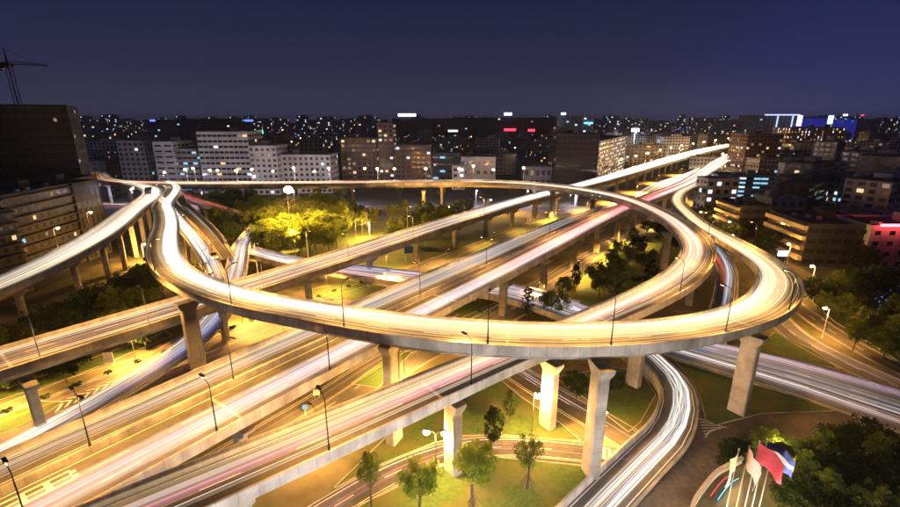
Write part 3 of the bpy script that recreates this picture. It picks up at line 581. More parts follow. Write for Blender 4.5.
# ------------------------------------------------------------------ street lamps
def spot(name, par, loc, power, col, size=150, blend=.6):
    l = bpy.data.lights.new(name, 'SPOT'); l.energy = power; l.color = col; l.spot_size = math.radians(size); l.spot_blend = blend; l.shadow_soft_size = .25
    o = bpy.data.objects.new(name, l); C.objects.link(o); o.parent = par; o.location = loc; return o
def point(name, par, loc, power, col, r=.3):
    l = bpy.data.lights.new(name, 'POINT'); l.energy = power; l.color = col; l.shadow_soft_size = r
    o = bpy.data.objects.new(name, l); C.objects.link(o); o.parent = par; o.location = loc; return o
_cache = {}
def lamp(base, h, aim, label, group, power=LAMP, bulb=None, arm=1.6, col=SODIUM, lit=True, twin=False, pole='dark', r=.09, cone=150):
    root = empty('street_lamp', base, math.atan2(aim[1], aim[0])); tag(root, label, 'street lamp', group)
    key = (round(h * 2), round(arm * 2), twin, pole)
    if key not in _cache:
        q = MB(); q.tube([(0, 0, 0), (0, 0, .5)], [r * 1.7, r * 1.7], M[pole], 8); q.tube([(0, 0, .5), (0, 0, h * .5), (0, 0, h - .5)], [r, r * .8, r * .6], M[pole], 8)
        a = MB(); sides = (1, -1) if twin else (1,)
        for sg in sides: a.tube([(0, 0, h - .55), (sg * arm * .25, 0, h - .12), (sg * arm * .6, 0, h + .05), (sg * arm, 0, h + .08)], [.06, .055, .05, .05], M[pole], 6)
        hd = MB()
        hd.box((.0, 0, .03), (.95, .34, .16), M[pole]); hd.box((-.05, 0, .14), (.6, .24, .08), M[pole])
        _cache[key] = (q.mesh('pole'), a.mesh('arm'), hd.mesh('lamp_head'))
    pm, am, hm = _cache[key]
    link('pole', pm, root); link('arm', am, root)
    if 'b' not in _cache:
        for nm, mm, rr in (('b', 'bulb', .42), ('bw', 'bulb_white', .42), ('bx', 'bulb', .9), ('by', 'bulb', 1.7), ('bt', 'bulb', .55), ('bm', 'bulb', .66), ('bs', 'bulb', .14)):
            b = MB(); b.ball((0, 0, 0), rr, M[mm], 10, 6, .8); _cache[nm] = b.mesh('bulb')
        b = MB(); b.box((0, 0, 0), (.6, .22, .03), M['bulb']); _cache['panel'] = b.mesh('bulb')
    for sg in ((1, -1) if twin else (1,)):
        hd = link('lamp_head', hm, root, (sg * arm, 0, h + .08))
        if lit:
            link('bulb', _cache[bulb or 'b'], hd, (.1 * sg, 0, -.32))
            if bulb == 'by': spot('lamp_light', root, (sg * arm, 0, h - 2.6), power, col, 165, .2)
            else: point('lamp_light', root, (sg * arm, 0, h - 1.0), power / (2 if twin else 1), col)
        else:
            link('bulb', _cache['panel'], hd, (0, 0, -.07)); spot('lamp_light', root, (sg * arm, 0, h - .12), power, col, cone, .6 if cone < 160 else .15)
    return root

def rowlabels(n, text): return [f'{ORD[i]} of {text}' if i < len(ORD) else f'further right than the first twenty of {text}' for i in range(n)]
# cut-off lamps on the outer parapet of the front loop (dark seen from above)
heads = [(156, 272), (235, 305), (343, 328.5), (490, 344.5), (621, 347), (727, 336), (790, 311.5), (758, 245)]
lab = rowlabels(8, 'the dark hooded lamps along the front parapet of the loop')
for (u, v), L in zip(heads, lab):
    p = at(u, v, 19); d = OUTER.near(p.x, p.y)
    for _ in range(4): p = at(u, v, OUTER.at(d).z + 1); d = OUTER.near(p.x, p.y)
    b = OUTER.at(d, -(OUTER.half(d) - .2), 1.0); n_ = OUTER.at(d, 1) - OUTER.at(d, 0)
    lamp(b, 6.9, n_, L, 'lamps along the loop', LAMP * .62, lit=False)
def rail_lamps(ln, ds, side, h, text, group, power, lit=False, arm=1.6, **k):
    for d, L in zip(ds, rowlabels(len(ds), text)):
        b = ln.at(d, side * (ln.half(d) - .2), 1.0); n_ = ln.at(d, -side) - ln.at(d, 0)
        lamp(b, h, n_, L, group, power, lit=lit, arm=arm, **k)
dd = [INNER.near(*at(u, v, 14.5).xy) for u, v in ((327, 458), (465, 392), (671, 297), (712, 268), (709, 240))]
rail_lamps(INNER, dd, 1, 6.9, 'the dark hooded lamps on the inner curling flyover', 'lamps along the curling flyover', LAMP * .52)
dd = [NEARM.near(*at(u, v, 12).xy) for u, v in ((20, 520), (215, 434), (330, 372))]
rail_lamps(NEARM, dd, -1, 7.2, 'the dark hooded lamps on the wide flyover at lower left', 'lamps along the wide flyover', LAMP * .45)
dd = [NEARM.near(*at(u, v, 12).xy) for u, v in ((100, 441), (225, 382), (330, 335), (440, 306), (511, 273), (572, 241), (612, 219))]
rail_lamps(NEARM, dd, 1, 7.2, 'hooded lamps between the wide flyover and slip deck', 'lamps along the wide flyover', LAMP * .26, twin=True)
dd = [FARM.near(*at(u, v, 11).xy) for u, v in ((22, 350), (128, 318), (247, 288), (330, 260), (400, 238), (470, 216))]
rail_lamps(FARM, dd, -1, 7.2, 'pale hooded lamps on the straight flyover at left', 'lamps along the straight flyover', LAMP * .55, pole='steel', cone=172)
dd = [FARM.near(*at(u, v, 11).xy) for u, v in ((252, 276), (302, 260), (350, 245), (402, 229))]
rail_lamps(FARM, dd, 1, 8.0, 'hooded lamps on the parapet nearest the yellow trees', 'lamps beside the park', LAMP * .25, pole='steel', cone=174)
dd = [D1.near(*at(u, v, 12).xy) for u, v in ((172, 208), (190, 234), (207, 258))]
rail_lamps(D1, dd, -1, 6.0, 'hooded lamps on the wall of the white ramp', 'lamps beside the white ramp', LAMP * .5)
# lit lamps along the parapet of the left flyover
dd = [LEFT.near(*at(u, v, 15).xy) for u, v in ((48, 252), (81, 236), (118, 208))]
rail_lamps(LEFT, dd, -1, 5.6, 'the lit lamps along the flyover beside the dark apartments', 'lamps along the left flyover', LAMP * .02, lit=True, arm=1.0, pole='steel')
# lit lamps along the back flyover
us = [165, 173, 188, 205, 224, 236, 245, 261, 280, 292, 320, 329, 370, 375, 394, 424, 458, 475, 491, 522]
for i, (u, L) in enumerate(zip(us, rowlabels(20, 'lit lamps along the back flyover'))):
    p = at(u, 182, 17); d = INNER.near(p.x, p.y)
    far = i in (1, 2, 3, 5, 9, 11, 13, 15, 17, 19)
    b = INNER.at(d, (1 if far else -1) * (INNER.half(d) - .2), .9); n_ = INNER.at(d, -1 if far else 1) - INNER.at(d)
    lamp(b, 6.4 + (i * 7 % 5) * .35, n_, L, 'lamps along the back flyover', LAMP * .14, bulb='bm', arm=1.0, pole='steel', col=(1, .74, .50))
for i, (u, L) in enumerate(zip((120, 150, 186, 222, 258, 300, 345, 386, 430, 470, 512, 550), rowlabels(12, 'cool white lamps on the street before the city blocks'))):
    p = BACKST.at(BACKST.near(*at(u, 176, 0).xy), BACKST.half(0) + 4)
    lamp((p.x, p.y, 0), 9, (.2, -1), L, 'white lamps on the back street', LAMP * (.42 if i else 1.0), bulb='bw', arm=1.4, pole='steel', col=(.72, .70, 1.0))
# lit lamps along the far part of the two straight flyovers
ds = [FARM.L * t for t in (.40, .44, .48, .53, .58, .63, .69, .75, .82, .9)]
rail_lamps(FARM, ds, 1, 9.0, 'the small lamps on the far stretch of the main flyover', 'lamps on the far stretch', LAMP * 1.1, lit=True, bulb='bx', arm=1.8, pole='steel')
ds = [NEARM.L * t for t in (.52, .58, .64, .7, .77, .85, .93)]
rail_lamps(NEARM, ds, -1, 9.0, 'the lit lamps on the right edge of the far flyover', 'lamps on the far stretch', LAMP * 1.1, lit=True, bulb='bx', arm=1.8, pole='steel')
# lit lamps on the ground
GL = [((293, 252), 24.4, (.1, 1), 'brightest high lamp glaring over the yellow trees of the park', 10.0, 'by'),
      ((416, 224), 8, (1, 0), 'lamp under the back flyover left of the lit column', .8, 'b'), ((446, 222), 8, (1, 0), 'lamp under the back flyover right of the lit column', .8, 'b'),
      ((370, 240), 8, (0, -1), 'lamp among the park trees beside the straight flyover', 4.5, 'b'), ((328, 214), 8, (0, -1), 'lamp under the back flyover behind the yellow trees', .3, 'b'),
      ((296, 257), 11, (0, -1), 'small lamp beside the low road at the foot of the yellow trees', 4.0, 'b'), ((488, 214), 8, (1, 0), 'lamp under the back flyover left of the grey fork column', .9, 'b'), ((515, 213), 9, (1, 0), 'slim lamp between the back flyover and the main flyover', .9, 'b'),
      ((701, 228), 8, (-1, 0), 'nearest lamp outside the loop above the terraced office', .35, 'b'), ((716, 246), 8, (-1, 0), 'left lamp of the trio by the terraced office', .2, 'b'), ((729, 242), 9, (-1, 0), 'tall lamp of the trio by the terraced office', .2, 'b'), ((733, 252), 7, (-1, 0), 'low lamp of the trio by the terraced office', .2, 'b'),
      ((786, 268), 9, (-1, -.3), 'lamp standing in front of the cream terraces at right', .35, 'b'), ((808, 298), 10, (-1, -.2), 'tall white lamp behind the right end of the loop', .35, 'b'), ((822, 338), 8, (-1, -.2), 'white lamp on the verge of the slip road at right', .5, 'b'),
      ((436, 474), 7.4, (1, -.1), 'twin headed lamp glaring beside the bottom street', 1.1, 'bt'), ((532, 432), 8, (.2, -1), 'glaring lamp in front of the yellow lit column under the loop', 1.2, 'bt'),
      ((145, 262), 7, (1, 0), 'lamp under the left flyover beside its columns', 1.6, 'b'), ((598, 441), 5.2, (.8, .4), 'short yellow lamp beside the tall columns of the loop', .45, 'bs')]
for (u, v), h, aim, L, pw, bl in GL:
    lamp(at(u, v), h, aim, L, 'ground lamps of the interchange', LAMP * pw, bulb=bl, pole='steel' if u > 780 or u < 400 else 'dark', twin='twin' in L, arm=1.2)
# unseen fill lamps added below the frame to brighten the loop's outer wall
for i, (x, y) in enumerate(((-26, 16), (-12, 24), (4, 35), (18, 34), (34, 36))):
    lamp((x, y, 0), 8.5, (.1, 1), rowlabels(5, 'added white fill lamps below the viewpoint')[i], 'added fill lamps below the viewpoint', LAMP * .40, bulb='bw', arm=1.6, pole='steel', col=(1, .86, .76))
# hooded lamps along the streets below the decks
for ln, ds, sd, txt in ((S1, (20, 44, 66, 92, 118, 144, 172, 200, 235, 270, 320, 380), -1, 'the hooded lamps on the street below the wide flyover'), (S2, (45, 80, 110, 140, 170, 200, 235, 270, 320, 380, 450), 1, 'the hooded lamps on the street between the straight flyovers'), (H1, (14, 36, 58, 82, 108, 132), 1, 'the hooded lamps on the street at lower left')):
    for d, L in zip(ds, rowlabels(len(ds), txt)):
        b = ln.at(d, sd * (ln.half(d) + .6)); n_ = ln.at(d, -sd) - ln.at(d, 0)
        lamp(b, 6.6, n_, L, 'lamps on the streets below', LAMP * (7.0 if ln is S2 and d > 180 else 1.75), lit=False, arm=1.4, pole='dark')
# ------------------------------------------------------------------ trees
def crown_mesh(name, seed, rx, rz, n_cl, per, leaf, m, shape='round'):
    r = random.Random(seed); v, f, tone = [], [], []
    for c in range(n_cl):
        while True:
            p = Vector((r.uniform(-1, 1), r.uniform(-1, 1), r.uniform(-1, 1)))
            if .35 < p.length < 1: break
        if shape == 'column': wz = 1 - .35 * abs(p.z)
        elif shape == 'cone': wz = .95 - .55 * (p.z * .5 + .5)
        else: wz = 1
        cx = Vector((p.x * rx * wz, p.y * rx * wz, p.z * rz)); cr_ = r.uniform(.16, .34) * rx; tn = r.random()
        for k in range(per):
            d = Vector((r.gauss(0, 1), r.gauss(0, 1), r.gauss(0, .8))); d = d.normalized() * cr_ * r.random() ** .45
            q = cx + d; a = Vector((r.gauss(0, 1), r.gauss(0, 1), r.gauss(0, 1))).normalized(); b = a.orthogonal().normalized()
            L = leaf * r.uniform(.6, 1.4); i = len(v)
            v += [tuple(q - a * L * .5), tuple(q + b * L * .3), tuple(q + a * L * .5), tuple(q - b * L * .3)]; f.append((i, i + 1, i + 2, i + 3)); tone += [min(1, max(0, tn + r.uniform(-.2, .2)))] * 4
    me = bpy.data.meshes.new(name); me.from_pydata(v, [], f); at_ = me.attributes.new('tone', 'FLOAT', 'POINT'); at_.data.foreach_set('value', tone); me.materials.append(m); me.update(); return me
def trunk_mesh(seed, h, top, r0=.2):
    r = random.Random(seed); q = MB(); b = (r.uniform(-.2, .2), r.uniform(-.2, .2))
    q.tube([(0, 0, -.1), (b[0], b[1], h * .5), (b[0] * 1.6, b[1] * 1.6, h), (b[0] * 2, b[1] * 2, top)], [r0, r0 * .8, r0 * .65, r0 * .25], M['bark'], 7)
    for k in range(5):
        th = k * 1.26 + r.random(); z0 = h * r.uniform(.75, 1.05); L = (top - h) * r.uniform(.7, 1.0)
        q.tube([(b[0] * 1.5, b[1] * 1.5, z0), (math.cos(th) * L * .4, math.sin(th) * L * .4, z0 + L * .45), (math.cos(th) * L * .7, math.sin(th) * L * .7, z0 + L * .8)], [r0 * .5, r0 * .3, r0 * .1], M['bark'], 5)
    return q.mesh('trunk')
KINDS = {}
def kind(k, mats, rx, rz, hgt, ncl, per, leaf, shape='round', nvar=3):
    KINDS[k] = [(crown_mesh('crown', hash((k, i)) % 999 if False else (len(k) * 37 + i * 11), rx * (1 + .1 * i), rz * (1 - .06 * i), ncl, per, leaf, M[mats], shape), trunk_mesh(i + len(k), hgt - rz * .75, hgt + rz * .3), hgt) for i in range(nvar)]
kind('broad', 'leaf', 3.3, 3.0, 6.0, 62, 34, .55)
kind('tall', 'leaf', 2.5, 3.9, 6.6, 60, 34, .5, 'column')
kind('dark', 'leaf_dark', 4.0, 3.3, 6.0, 70, 34, .62)
kind('young', 'leaf_gold', 1.7, 1.75, 5.2, 60, 62, .24)
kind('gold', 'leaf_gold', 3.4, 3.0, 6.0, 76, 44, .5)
kind('column', 'leaf_dark', 1.15, 3.1, 4.4, 60, 48, .27, 'column')
kind('shrub', 'leaf_dark', 1.6, .9, .8, 26, 30, .34)
def tree(k, x, y, label, group=None, sc=1.0, rz=None, z=0.0, name='tree', squash=1.0):
    vv = KINDS[k]; c, t, h = vv[RND.randrange(len(vv))]
    o = empty('shrub' if k == 'shrub' else name, (x, y, z), RND.random() * 6.28 if rz is None else rz); o.scale = (sc, sc, sc * squash); tag(o, label, 'shrub' if k == 'shrub' else 'tree', group)
    link('trunk', t, o); link('crown', c, o, (0, 0, h)); return o
def pxz(z, *uv): return [tuple(at(u, v, z).xy) for u, v in uv]
def inside(p, P):
    x, y = p; c = False; j = len(P) - 1
    for i in range(len(P)):
        if (P[i][1] > y) != (P[j][1] > y) and x < (P[j][0] - P[i][0]) * (y - P[i][1]) / (P[j][1] - P[i][1]) + P[i][0]: c = not c
        j = i
    return c
ROADS = [(OUTER, 5.5), (INNER, 6), (LEFT, 6), (FARM, 7.5), (NEARM, 7), (SLIP, 5.5), (RAMP, 5), (D1, 5), (D2, 5), (D3, 5), (G1, 8), (G3, 5), (LOOPIN, 5), (S1, 6), (S2, 6), (H1, 6), (G6, 5), (G4, 4), (G2, 5), (GX, 4.5), (BACKST, 9)]
ELEV = [(OUTER, 5), (INNER, 6), (LEFT, 6), (FARM, 7.5), (NEARM, 7), (SLIP, 5), (RAMP, 5), (D1, 5), (D2, 5), (D3, 4), (G1, 6)]
def clear(x, y, k=1.0):
    for ln, w in (ELEV if k < .56 else ROADS):
        w *= k
        for p in ln.p[::2]:
            if (p[0] - x) ** 2 + (p[1] - y) ** 2 < w * w + 2: return False
    return True
KW = dict(broad='round ', tall='upright ', dark='spreading ', gold='bushy ', shrub='')
def grove(poly, n, gap, kinds, label, group, smin=.8, smax=1.2, k=1.0, z=0.0, shade=None):
    xs = [p[0] for p in poly]; ys = [p[1] for p in poly]; pts = []; tries = 0
    while len(pts) < n and tries < n * 80:
        tries += 1; x, y = RND.uniform(min(xs), max(xs)), RND.uniform(min(ys), max(ys))
        if inside((x, y), poly) and clear(x, y, k) and all((x - a) ** 2 + (y - b) ** 2 > gap * gap for a, b in pts):
            kk = RND.choice(kinds); pts.append((x, y)); tree(kk, x, y, KW[kk] + label, group, RND.uniform(smin, smax), z=z)
    return pts
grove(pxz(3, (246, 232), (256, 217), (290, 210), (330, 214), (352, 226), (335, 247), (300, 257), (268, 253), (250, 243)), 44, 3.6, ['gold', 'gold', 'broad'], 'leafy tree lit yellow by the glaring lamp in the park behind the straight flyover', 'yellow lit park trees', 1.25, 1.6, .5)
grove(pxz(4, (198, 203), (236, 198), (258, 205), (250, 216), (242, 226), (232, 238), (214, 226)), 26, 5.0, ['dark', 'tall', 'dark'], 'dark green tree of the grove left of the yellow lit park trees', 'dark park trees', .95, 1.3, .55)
grove([(-64, 214), (-30, 178), (-20, 162), (-6, 178), (16, 208), (34, 234), (-60, 238)], 30, 5.6, ['dark', 'tall', 'broad'], 'dim olive tree standing between the back flyover and the straight flyover', 'dim trees before the back flyover', .9, 1.25, .55)
grove([(-97, 62), (-78, 74), (-68, 92), (-65, 112), (-80, 140), (-96, 168), (-104, 170), (-96, 130), (-93, 96)], 40, 4.4, ['broad', 'dark', 'tall'], 'olive green tree packed between the left flyover and the straight flyover', 'trees under the left flyover', .75, 1.15, .75)
grove(px((558, 300), (575, 276), (606, 250), (640, 232), (664, 232), (690, 250), (688, 270), (668, 296), (630, 312), (600, 308)), 22, 4.2, ['dark', 'tall', 'broad'], 'dim tree inside the curl of the inner flyover', 'trees inside the curling flyover', .55, .85, .7)
grove(px((640, 240), (670, 222), (700, 235), (700, 262), (668, 292), (620, 305)), 24, 2.6, ['shrub'], 'low shrub on the lawn inside the curl of the inner flyover', 'shrubs inside the curling flyover', .7, 1.2, .6)
grove([(100, 118), (112, 104), (112, 80), (124, 62), (170, 70), (190, 110), (175, 160), (120, 170), (108, 140)], 32, 6.4, ['dark', 'dark', 'tall'], 'dark tree massed behind the slip road on the right side', 'dark trees at right', .85, 1.25, .8)
grove([(103, 172), (118, 176), (150, 190), (175, 215), (165, 250), (140, 240), (118, 212)], 22, 6, ['dark', 'tall'], 'dark tree between the outer loop road and the terraced office', 'dark trees by the office', .7, 1.0, .85)
grove(pxz(3, (812, 450), (850, 438), (905, 440), (960, 470), (960, 540), (815, 560), (785, 520), (796, 480)), 30, 3.2, ['dark', 'dark', 'tall'], 'nearly black tree massed beside the flags in the bottom right corner', 'black trees at bottom right', .5, .78, .6)
grove([(-300, 225), (-200, 272), (-120, 275), (40, 276), (60, 300), (-60, 300), (-300, 300)], 22, 9, ['dark', 'tall'], 'street tree behind the back flyover in front of the city blocks', 'street trees behind the back flyover', .8, 1.1, .7)
grove(pxz(2, (815, 303), (850, 288), (905, 282), (915, 366), (870, 352), (838, 334)), 30, 4.6, ['dark', 'tall', 'broad'], 'dark tree on the verge behind the slip road at right', 'verge trees at right', .7, 1.05, .6)
for i in range(14):
    d = 190 + i * 11.5; p = S1.at(d, -9.5 - (i % 3) * 2.2)
    if clear(p.x, p.y, .8): tree(['dark', 'tall'][i % 2], p.x, p.y, 'small tree lining the street right of the far flyover stretch', 'trees lining the far street', .6)
for x, y, sc in ((-71.5, 171, 1.25), (-73.5, 181, 1.3), (-76.5, 192, 1.35), (-78.5, 203, 1.3)):
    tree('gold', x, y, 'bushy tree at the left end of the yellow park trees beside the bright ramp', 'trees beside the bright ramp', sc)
# trees one can point at
tree('column', *at(527, 322).xy, 'narrow dark tree just behind the front loop, left of its round neighbour', None, 1.35)
tree('broad', *at(553, 322).xy, 'rounder dark tree just behind the front loop, right of the narrow one', None, .95)
tree('column', *at(575, 292).xy, 'narrow dark tree beside the tall column of the wide flyover', None, 1.25)
tree('broad', *at(599, 300).xy, 'broad dark tree at the left end of the grove inside the curl', None, 1.25)
a = at(372, 514); tree('young', a.x, a.y, 'narrow clipped green tree at the bottom edge left of the twin headed lamp', None, .95, squash=1.5)
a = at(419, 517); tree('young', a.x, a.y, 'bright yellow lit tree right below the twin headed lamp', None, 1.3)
a = at(474, 510); tree('young', a.x, a.y, 'staked olive tree in the middle of the bottom lawn', None, 1.5)
a = at(527, 489); tree('young', a.x, a.y, 'thin staked tree with yellow top on the right of the bottom lawn', None, 1.08, squash=1.15)
a = at(492, 452); tree('column', a.x, a.y, 'dark slender tree on the far side of the bottom street', None, 1.15)
a = at(509, 424); tree('column', a.x, a.y, 'thin dark tree under the inner flyover beside the paved strip', None, .9)
a = at(428, 545); tree('young', a.x, a.y, 'tiny yellow lit sapling at the very bottom edge', None, .7)
a = at(576, 400); tree('dark', a.x, a.y, 'dim tree behind the pair of tall columns of the loop', None, .6)
a = at(612, 396); tree('dark', a.x, a.y, 'dim tree between the tall columns and the retaining wall', None, .55)
for i, (u, v) in enumerate(((728, 452), (738, 448), (748, 446), (724, 462), (733, 458), (760, 440), (772, 444))):
    a = at(u, v); tree('shrub', a.x, a.y, 'low shrub in the bed between the forecourt and the flags', 'shrubs by the flags', .9)
for k in range(24):
    a = at(110 + k * 6.2, 345 - k * 1.2); b_ = H1.at(6 + k * 5.2, 7.4)
    tree('shrub', b_.x, b_.y, 'clipped shrub in the strip beside the street at lower left', 'shrubs at lower left', .45)
# stakes round the two young trees
for u, v, L in ((474, 510, 'timber stakes propping the olive tree on the bottom lawn'), (527, 489, 'timber stakes propping the thin tree at the right of the bottom lawn'), (418, 486, 'timber stakes on the lawn beside the twin headed lamp')):
    b = at(u, v); st = empty('tree_stakes', b); tag(st, L, 'tree stakes')
    for k in range(4):
        th = .6 + k * 1.571; q = MB(); q.tube([(math.cos(th) * 1.5, math.sin(th) * 1.5, -.1), (math.cos(th) * .25, math.sin(th) * .25, 2.2)], .05, M['bark'], 5); q.build('stake', st)

# ------------------------------------------------------------------ buildings
def facade(name, cols, spec=.3):
    return noisy(name, cols[0], cols[1], .25, .85, a2=tuple(c * .75 for c in cols[0]), s2=.08)
M['wall_white'] = facade('wall_white', ((.46, .46, .48), (.56, .55, .56))); M['wall_grey'] = facade('wall_grey', ((.22, .22, .24), (.30, .30, .31)))
M['wall_dark'] = facade('wall_dark', ((.040, .042, .050), (.065, .066, .075))); M['wall_brown'] = facade('wall_brown', ((.14, .10, .08), (.20, .14, .11)))
M['wall_brick'] = facade('wall_brick', ((.09, .045, .035), (.13, .065, .05))); M['wall_cream'] = facade('wall_cream', ((.48, .40, .28), (.58, .50, .36))); M['roof'] = facade('roof_felt', ((.06, .06, .065), (.10, .10, .10)))
M['wall_black'] = facade('wall_black', ((.022, .022, .027), (.038, .038, .043))); M['wall_flat'] = facade('wall_flat', ((.055, .055, .06), (.085, .082, .08))); M['wall_blue'] = facade('wall_blue', ((.16, .22, .30), (.22, .28, .36))); M['roof_blue'] = facade('roof_tin', ((.10, .16, .24), (.15, .20, .27)))
LITM = {'w': 'lit_warm', 'c': 'lit_white', 'b': 'lit_cyan', 'd': 'lit_dim'}
def building(label, c, w, d, h, rz=0.0, wall='wall_grey', fh=3.4, bay=3.2, lit=.05, pal='wcbd', win=(.55, .5), band=None, faces=(0, 1, 3), group=None, hut=True, seed=0, cat='building', name='building', roofm='roof', bandm=None, z0=0.0, blind=0):
    r = random.Random(seed + int(abs(c[0]) * 3 + c[1])); root = empty(name, (c[0], c[1], z0), rz); tag(root, label, cat, group)
    q = MB(); q.box((0, 0, h / 2), (w, d, h), M[wall], 0, False); q.build('wall', root)
    rf = MB(); rf.box((0, 0, h + .06), (w - .7, d - .7, .1), M[roofm])
    for (x, y, a, b) in ((0, d / 2 - .15, w, .3), (0, -d / 2 + .15, w, .3), (w / 2 - .15, 0, .3, d - .6), (-w / 2 + .15, 0, .3, d - .6)): rf.box((x, y, h + .45), (a, b, .9), M[wall], 0, False)
    ro = rf.build('roof', root)
    if hut:
        q = MB(); hw = min(w, 9) * .5
        q.box((w * r.uniform(-.25, .25), d * .1, h + 1.6), (hw, min(d, 6) * .6, 3.1), M[wall]); q.build('stair_hut', ro)
        q = MB()
        for k in range(3): q.box((w * r.uniform(-.4, .4), -d * r.uniform(.05, .3), h + .7), (1.4, 1.1, 1.2), M['steel'])
        q.build('roof_unit', ro)['kind'] = 'stuff'
    wn, lw = MB(), MB(); nf = max(1, int(h / fh))
    for fc in faces:
        L = w if fc in (0, 2) else d; nb = max(1, int(L / bay)); bw = L / nb
        for i in range(blind, nf):
            for j in range(nb):
                x = -L / 2 + (j + .5) * bw; z = (i + .52) * (h / nf); ww, hh = bw * win[0], h / nf * win[1]; o = .04
                if fc == 0: P = [(x - ww / 2, -d / 2 - o), (x + ww / 2, -d / 2 - o)]
                elif fc == 2: P = [(-x + ww / 2, d / 2 + o), (-x - ww / 2, d / 2 + o)]
                elif fc == 1: P = [(w / 2 + o, x - ww / 2), (w / 2 + o, x + ww / 2)]
                else: P = [(-w / 2 - o, x + ww / 2), (-w / 2 - o, x - ww / 2)]
                on = r.random() < lit; tgt = lw if on else wn; mm = M[LITM[r.choice(pal)]] if on else M['glass']
                tgt.poly([(P[0][0], P[0][1], z - hh / 2), (P[1][0], P[1][1], z - hh / 2), (P[1][0], P[1][1], z + hh / 2), (P[0][0], P[0][1], z + hh / 2)], mm)
    if wn.f: wn.build('window', root)['kind'] = 'stuff'
    if lw.f: lw.build('lit_window', root)['kind'] = 'stuff'
    if band:
        for i in range(1, nf + 1):
            q = MB(); q.box((0, -d / 2 - band[0] / 2, i * (h / nf) - band[1] / 2 - .05), (w + .2, band[0], band[1]), M[bandm or wall]); q.build('balcony_band', root)
    return root
def bpx(label, u0, u1, vtop, y, d, rz=0.0, **k):            # from its span and top in the photo, at a ground distance
    a, b = aty(u0, vtop, y), aty(u1, vtop, y); h = max(4, a.z)
    return building(label, ((a.x + b.x) / 2, y + d / 2), b.x - a.x, d, h, rz, **k)
def vane(name, x0, y0, x1, y1, h, d, **k):                  # a block whose front runs from one ground point to another
    L = math.hypot(x1 - x0, y1 - y0); rz = math.atan2(y1 - y0, x1 - x0); nx, ny = math.sin(rz), -math.cos(rz)
    return building(name, ((x0 + x1) / 2 - nx * d / 2, (y0 + y1) / 2 - ny * d / 2), L, d, h, rz, **k)

# left: tower under construction, flats, brick block
tw = vane('tall black tower block with rows of dark floors at the left edge', -262, 135, -158, 198, 54.5, 30, wall='wall_black', fh=3.3, bay=3.0, lit=.04, pal='wwbd', win=(.34, .4), band=(.5, .5), bandm='wall_flat', hut=False, faces=(0, 1))
vane('dark stepped apartment row beside the left flyover, nearer half', -133, 86, -126, 130, 24.5, 16, wall='wall_flat', fh=3.0, bay=2.9, lit=.16, pal='bbwd', win=(.4, .42), band=(.9, .35), bandm='wall_flat', faces=(0, 1, 3), hut=True)
vane('dark stepped apartment row beside the left flyover, farther half', -131, 132, -133, 162, 27.5, 16, wall='wall_flat', fh=3.0, bay=2.9, lit=.14, pal='bwbd', win=(.4, .42), band=(.9, .35), bandm='wall_flat', faces=(0, 1, 3))
vane('plain brown brick block between the apartments and the flyover junction', -141, 164, -147, 192, 27, 14, wall='wall_brick', fh=4, bay=3.2, lit=.0, win=(.6, .10), faces=(0, 1, 3), hut=False)
bpx('long low colonnaded block with dark roof below the black tower', -60, 72, 186, 160, 12, wall='wall_flat', fh=5, bay=2.4, lit=.01, win=(.5, .75), faces=(0, 1), hut=True)

# behind the back flyover, left to right
bpx('pale grey block with a stepped top left of the white offices', 116, 143, 142, 330, 20, wall='wall_grey', fh=3.4, bay=3.2, lit=.05, pal='bc')
bpx('white slab office with one cyan lit storey on its right', 152, 172, 143, 320, 26, wall='wall_white', fh=3.6, bay=5, lit=.02, pal='b', win=(.7, .3))
bpx('low dark office with a cyan lit window strip', 171, 196, 150, 322, 20, wall='wall_grey', fh=3.4, bay=3, lit=.22, pal='b', win=(.85, .4))
bpx('tall white banded office with a lit entrance behind the back flyover', 196, 247, 133, 320, 26, wall='wall_white', fh=3.6, bay=3.3, lit=.07, pal='cdw', win=(.86, .42))
bpx('small white penthouse storey on the roofline of the tall white office', 205, 233, 127, 334, 12, wall='wall_white', fh=3.6, bay=3.3, lit=.0, hut=False) if False else None
bpx('white stepped hospital like block right of the tall white office', 248, 276, 147, 312, 22, wall='wall_white', fh=3.5, bay=3.2, lit=.07, pal='cw')
bpx('long white block with regular square windows', 276, 330, 156, 318, 22, wall='wall_white', fh=3.5, bay=3.6, lit=.05, pal='cwd', win=(.5, .5))
bpx('brown residential tower with warm balconies, left of a pair', 340, 376, 139, 345, 22, wall='wall_brown', fh=3.1, bay=3.6, lit=.20, pal='dwwd', win=(.6, .55), band=(1.0, .4))
bpx('slim taller tower with a lit stairwell strip', 377, 393, 124, 352, 18, wall='wall_brown', fh=3.1, bay=3.0, lit=.35, pal='cwd', win=(.55, .5))
bpx('brown residential tower with warm balconies, right of a pair', 395, 431, 146, 345, 22, wall='wall_brown', fh=3.1, bay=3.4, lit=.14, pal='dcwd', win=(.6, .5), band=(1.0, .4))
bpx('small teal lit shed behind the back flyover', 432, 460, 154, 380, 16, wall='wall_blue', fh=5, bay=5, lit=.35, pal='b', win=(.7, .3), hut=False)
bpx('long white low hall with dark square windows', 461, 496, 158, 350, 14, wall='wall_white', fh=6, bay=5, lit=.0, win=(.55, .35), hut=False, roofm='roof_blue')
bpx('small white annex in front of the long white hall', 452, 465, 167, 335, 10, wall='wall_white', fh=4, bay=4, lit=.1, pal='c', hut=False)
bpx('dark maroon slab tower behind the crossing of the flyovers', 557, 600, 135, 335, 26, wall='wall_dark', fh=3.6, bay=3.4, lit=.02, pal='d', win=(.7, .5))
vane('long glass office with every floor lit cool white', 112, 352, 176, 470, 33, 24, wall='wall_grey', fh=3.3, bay=4, lit=.55, pal='cdcw', win=(.9, .42), faces=(0, 1, 3))
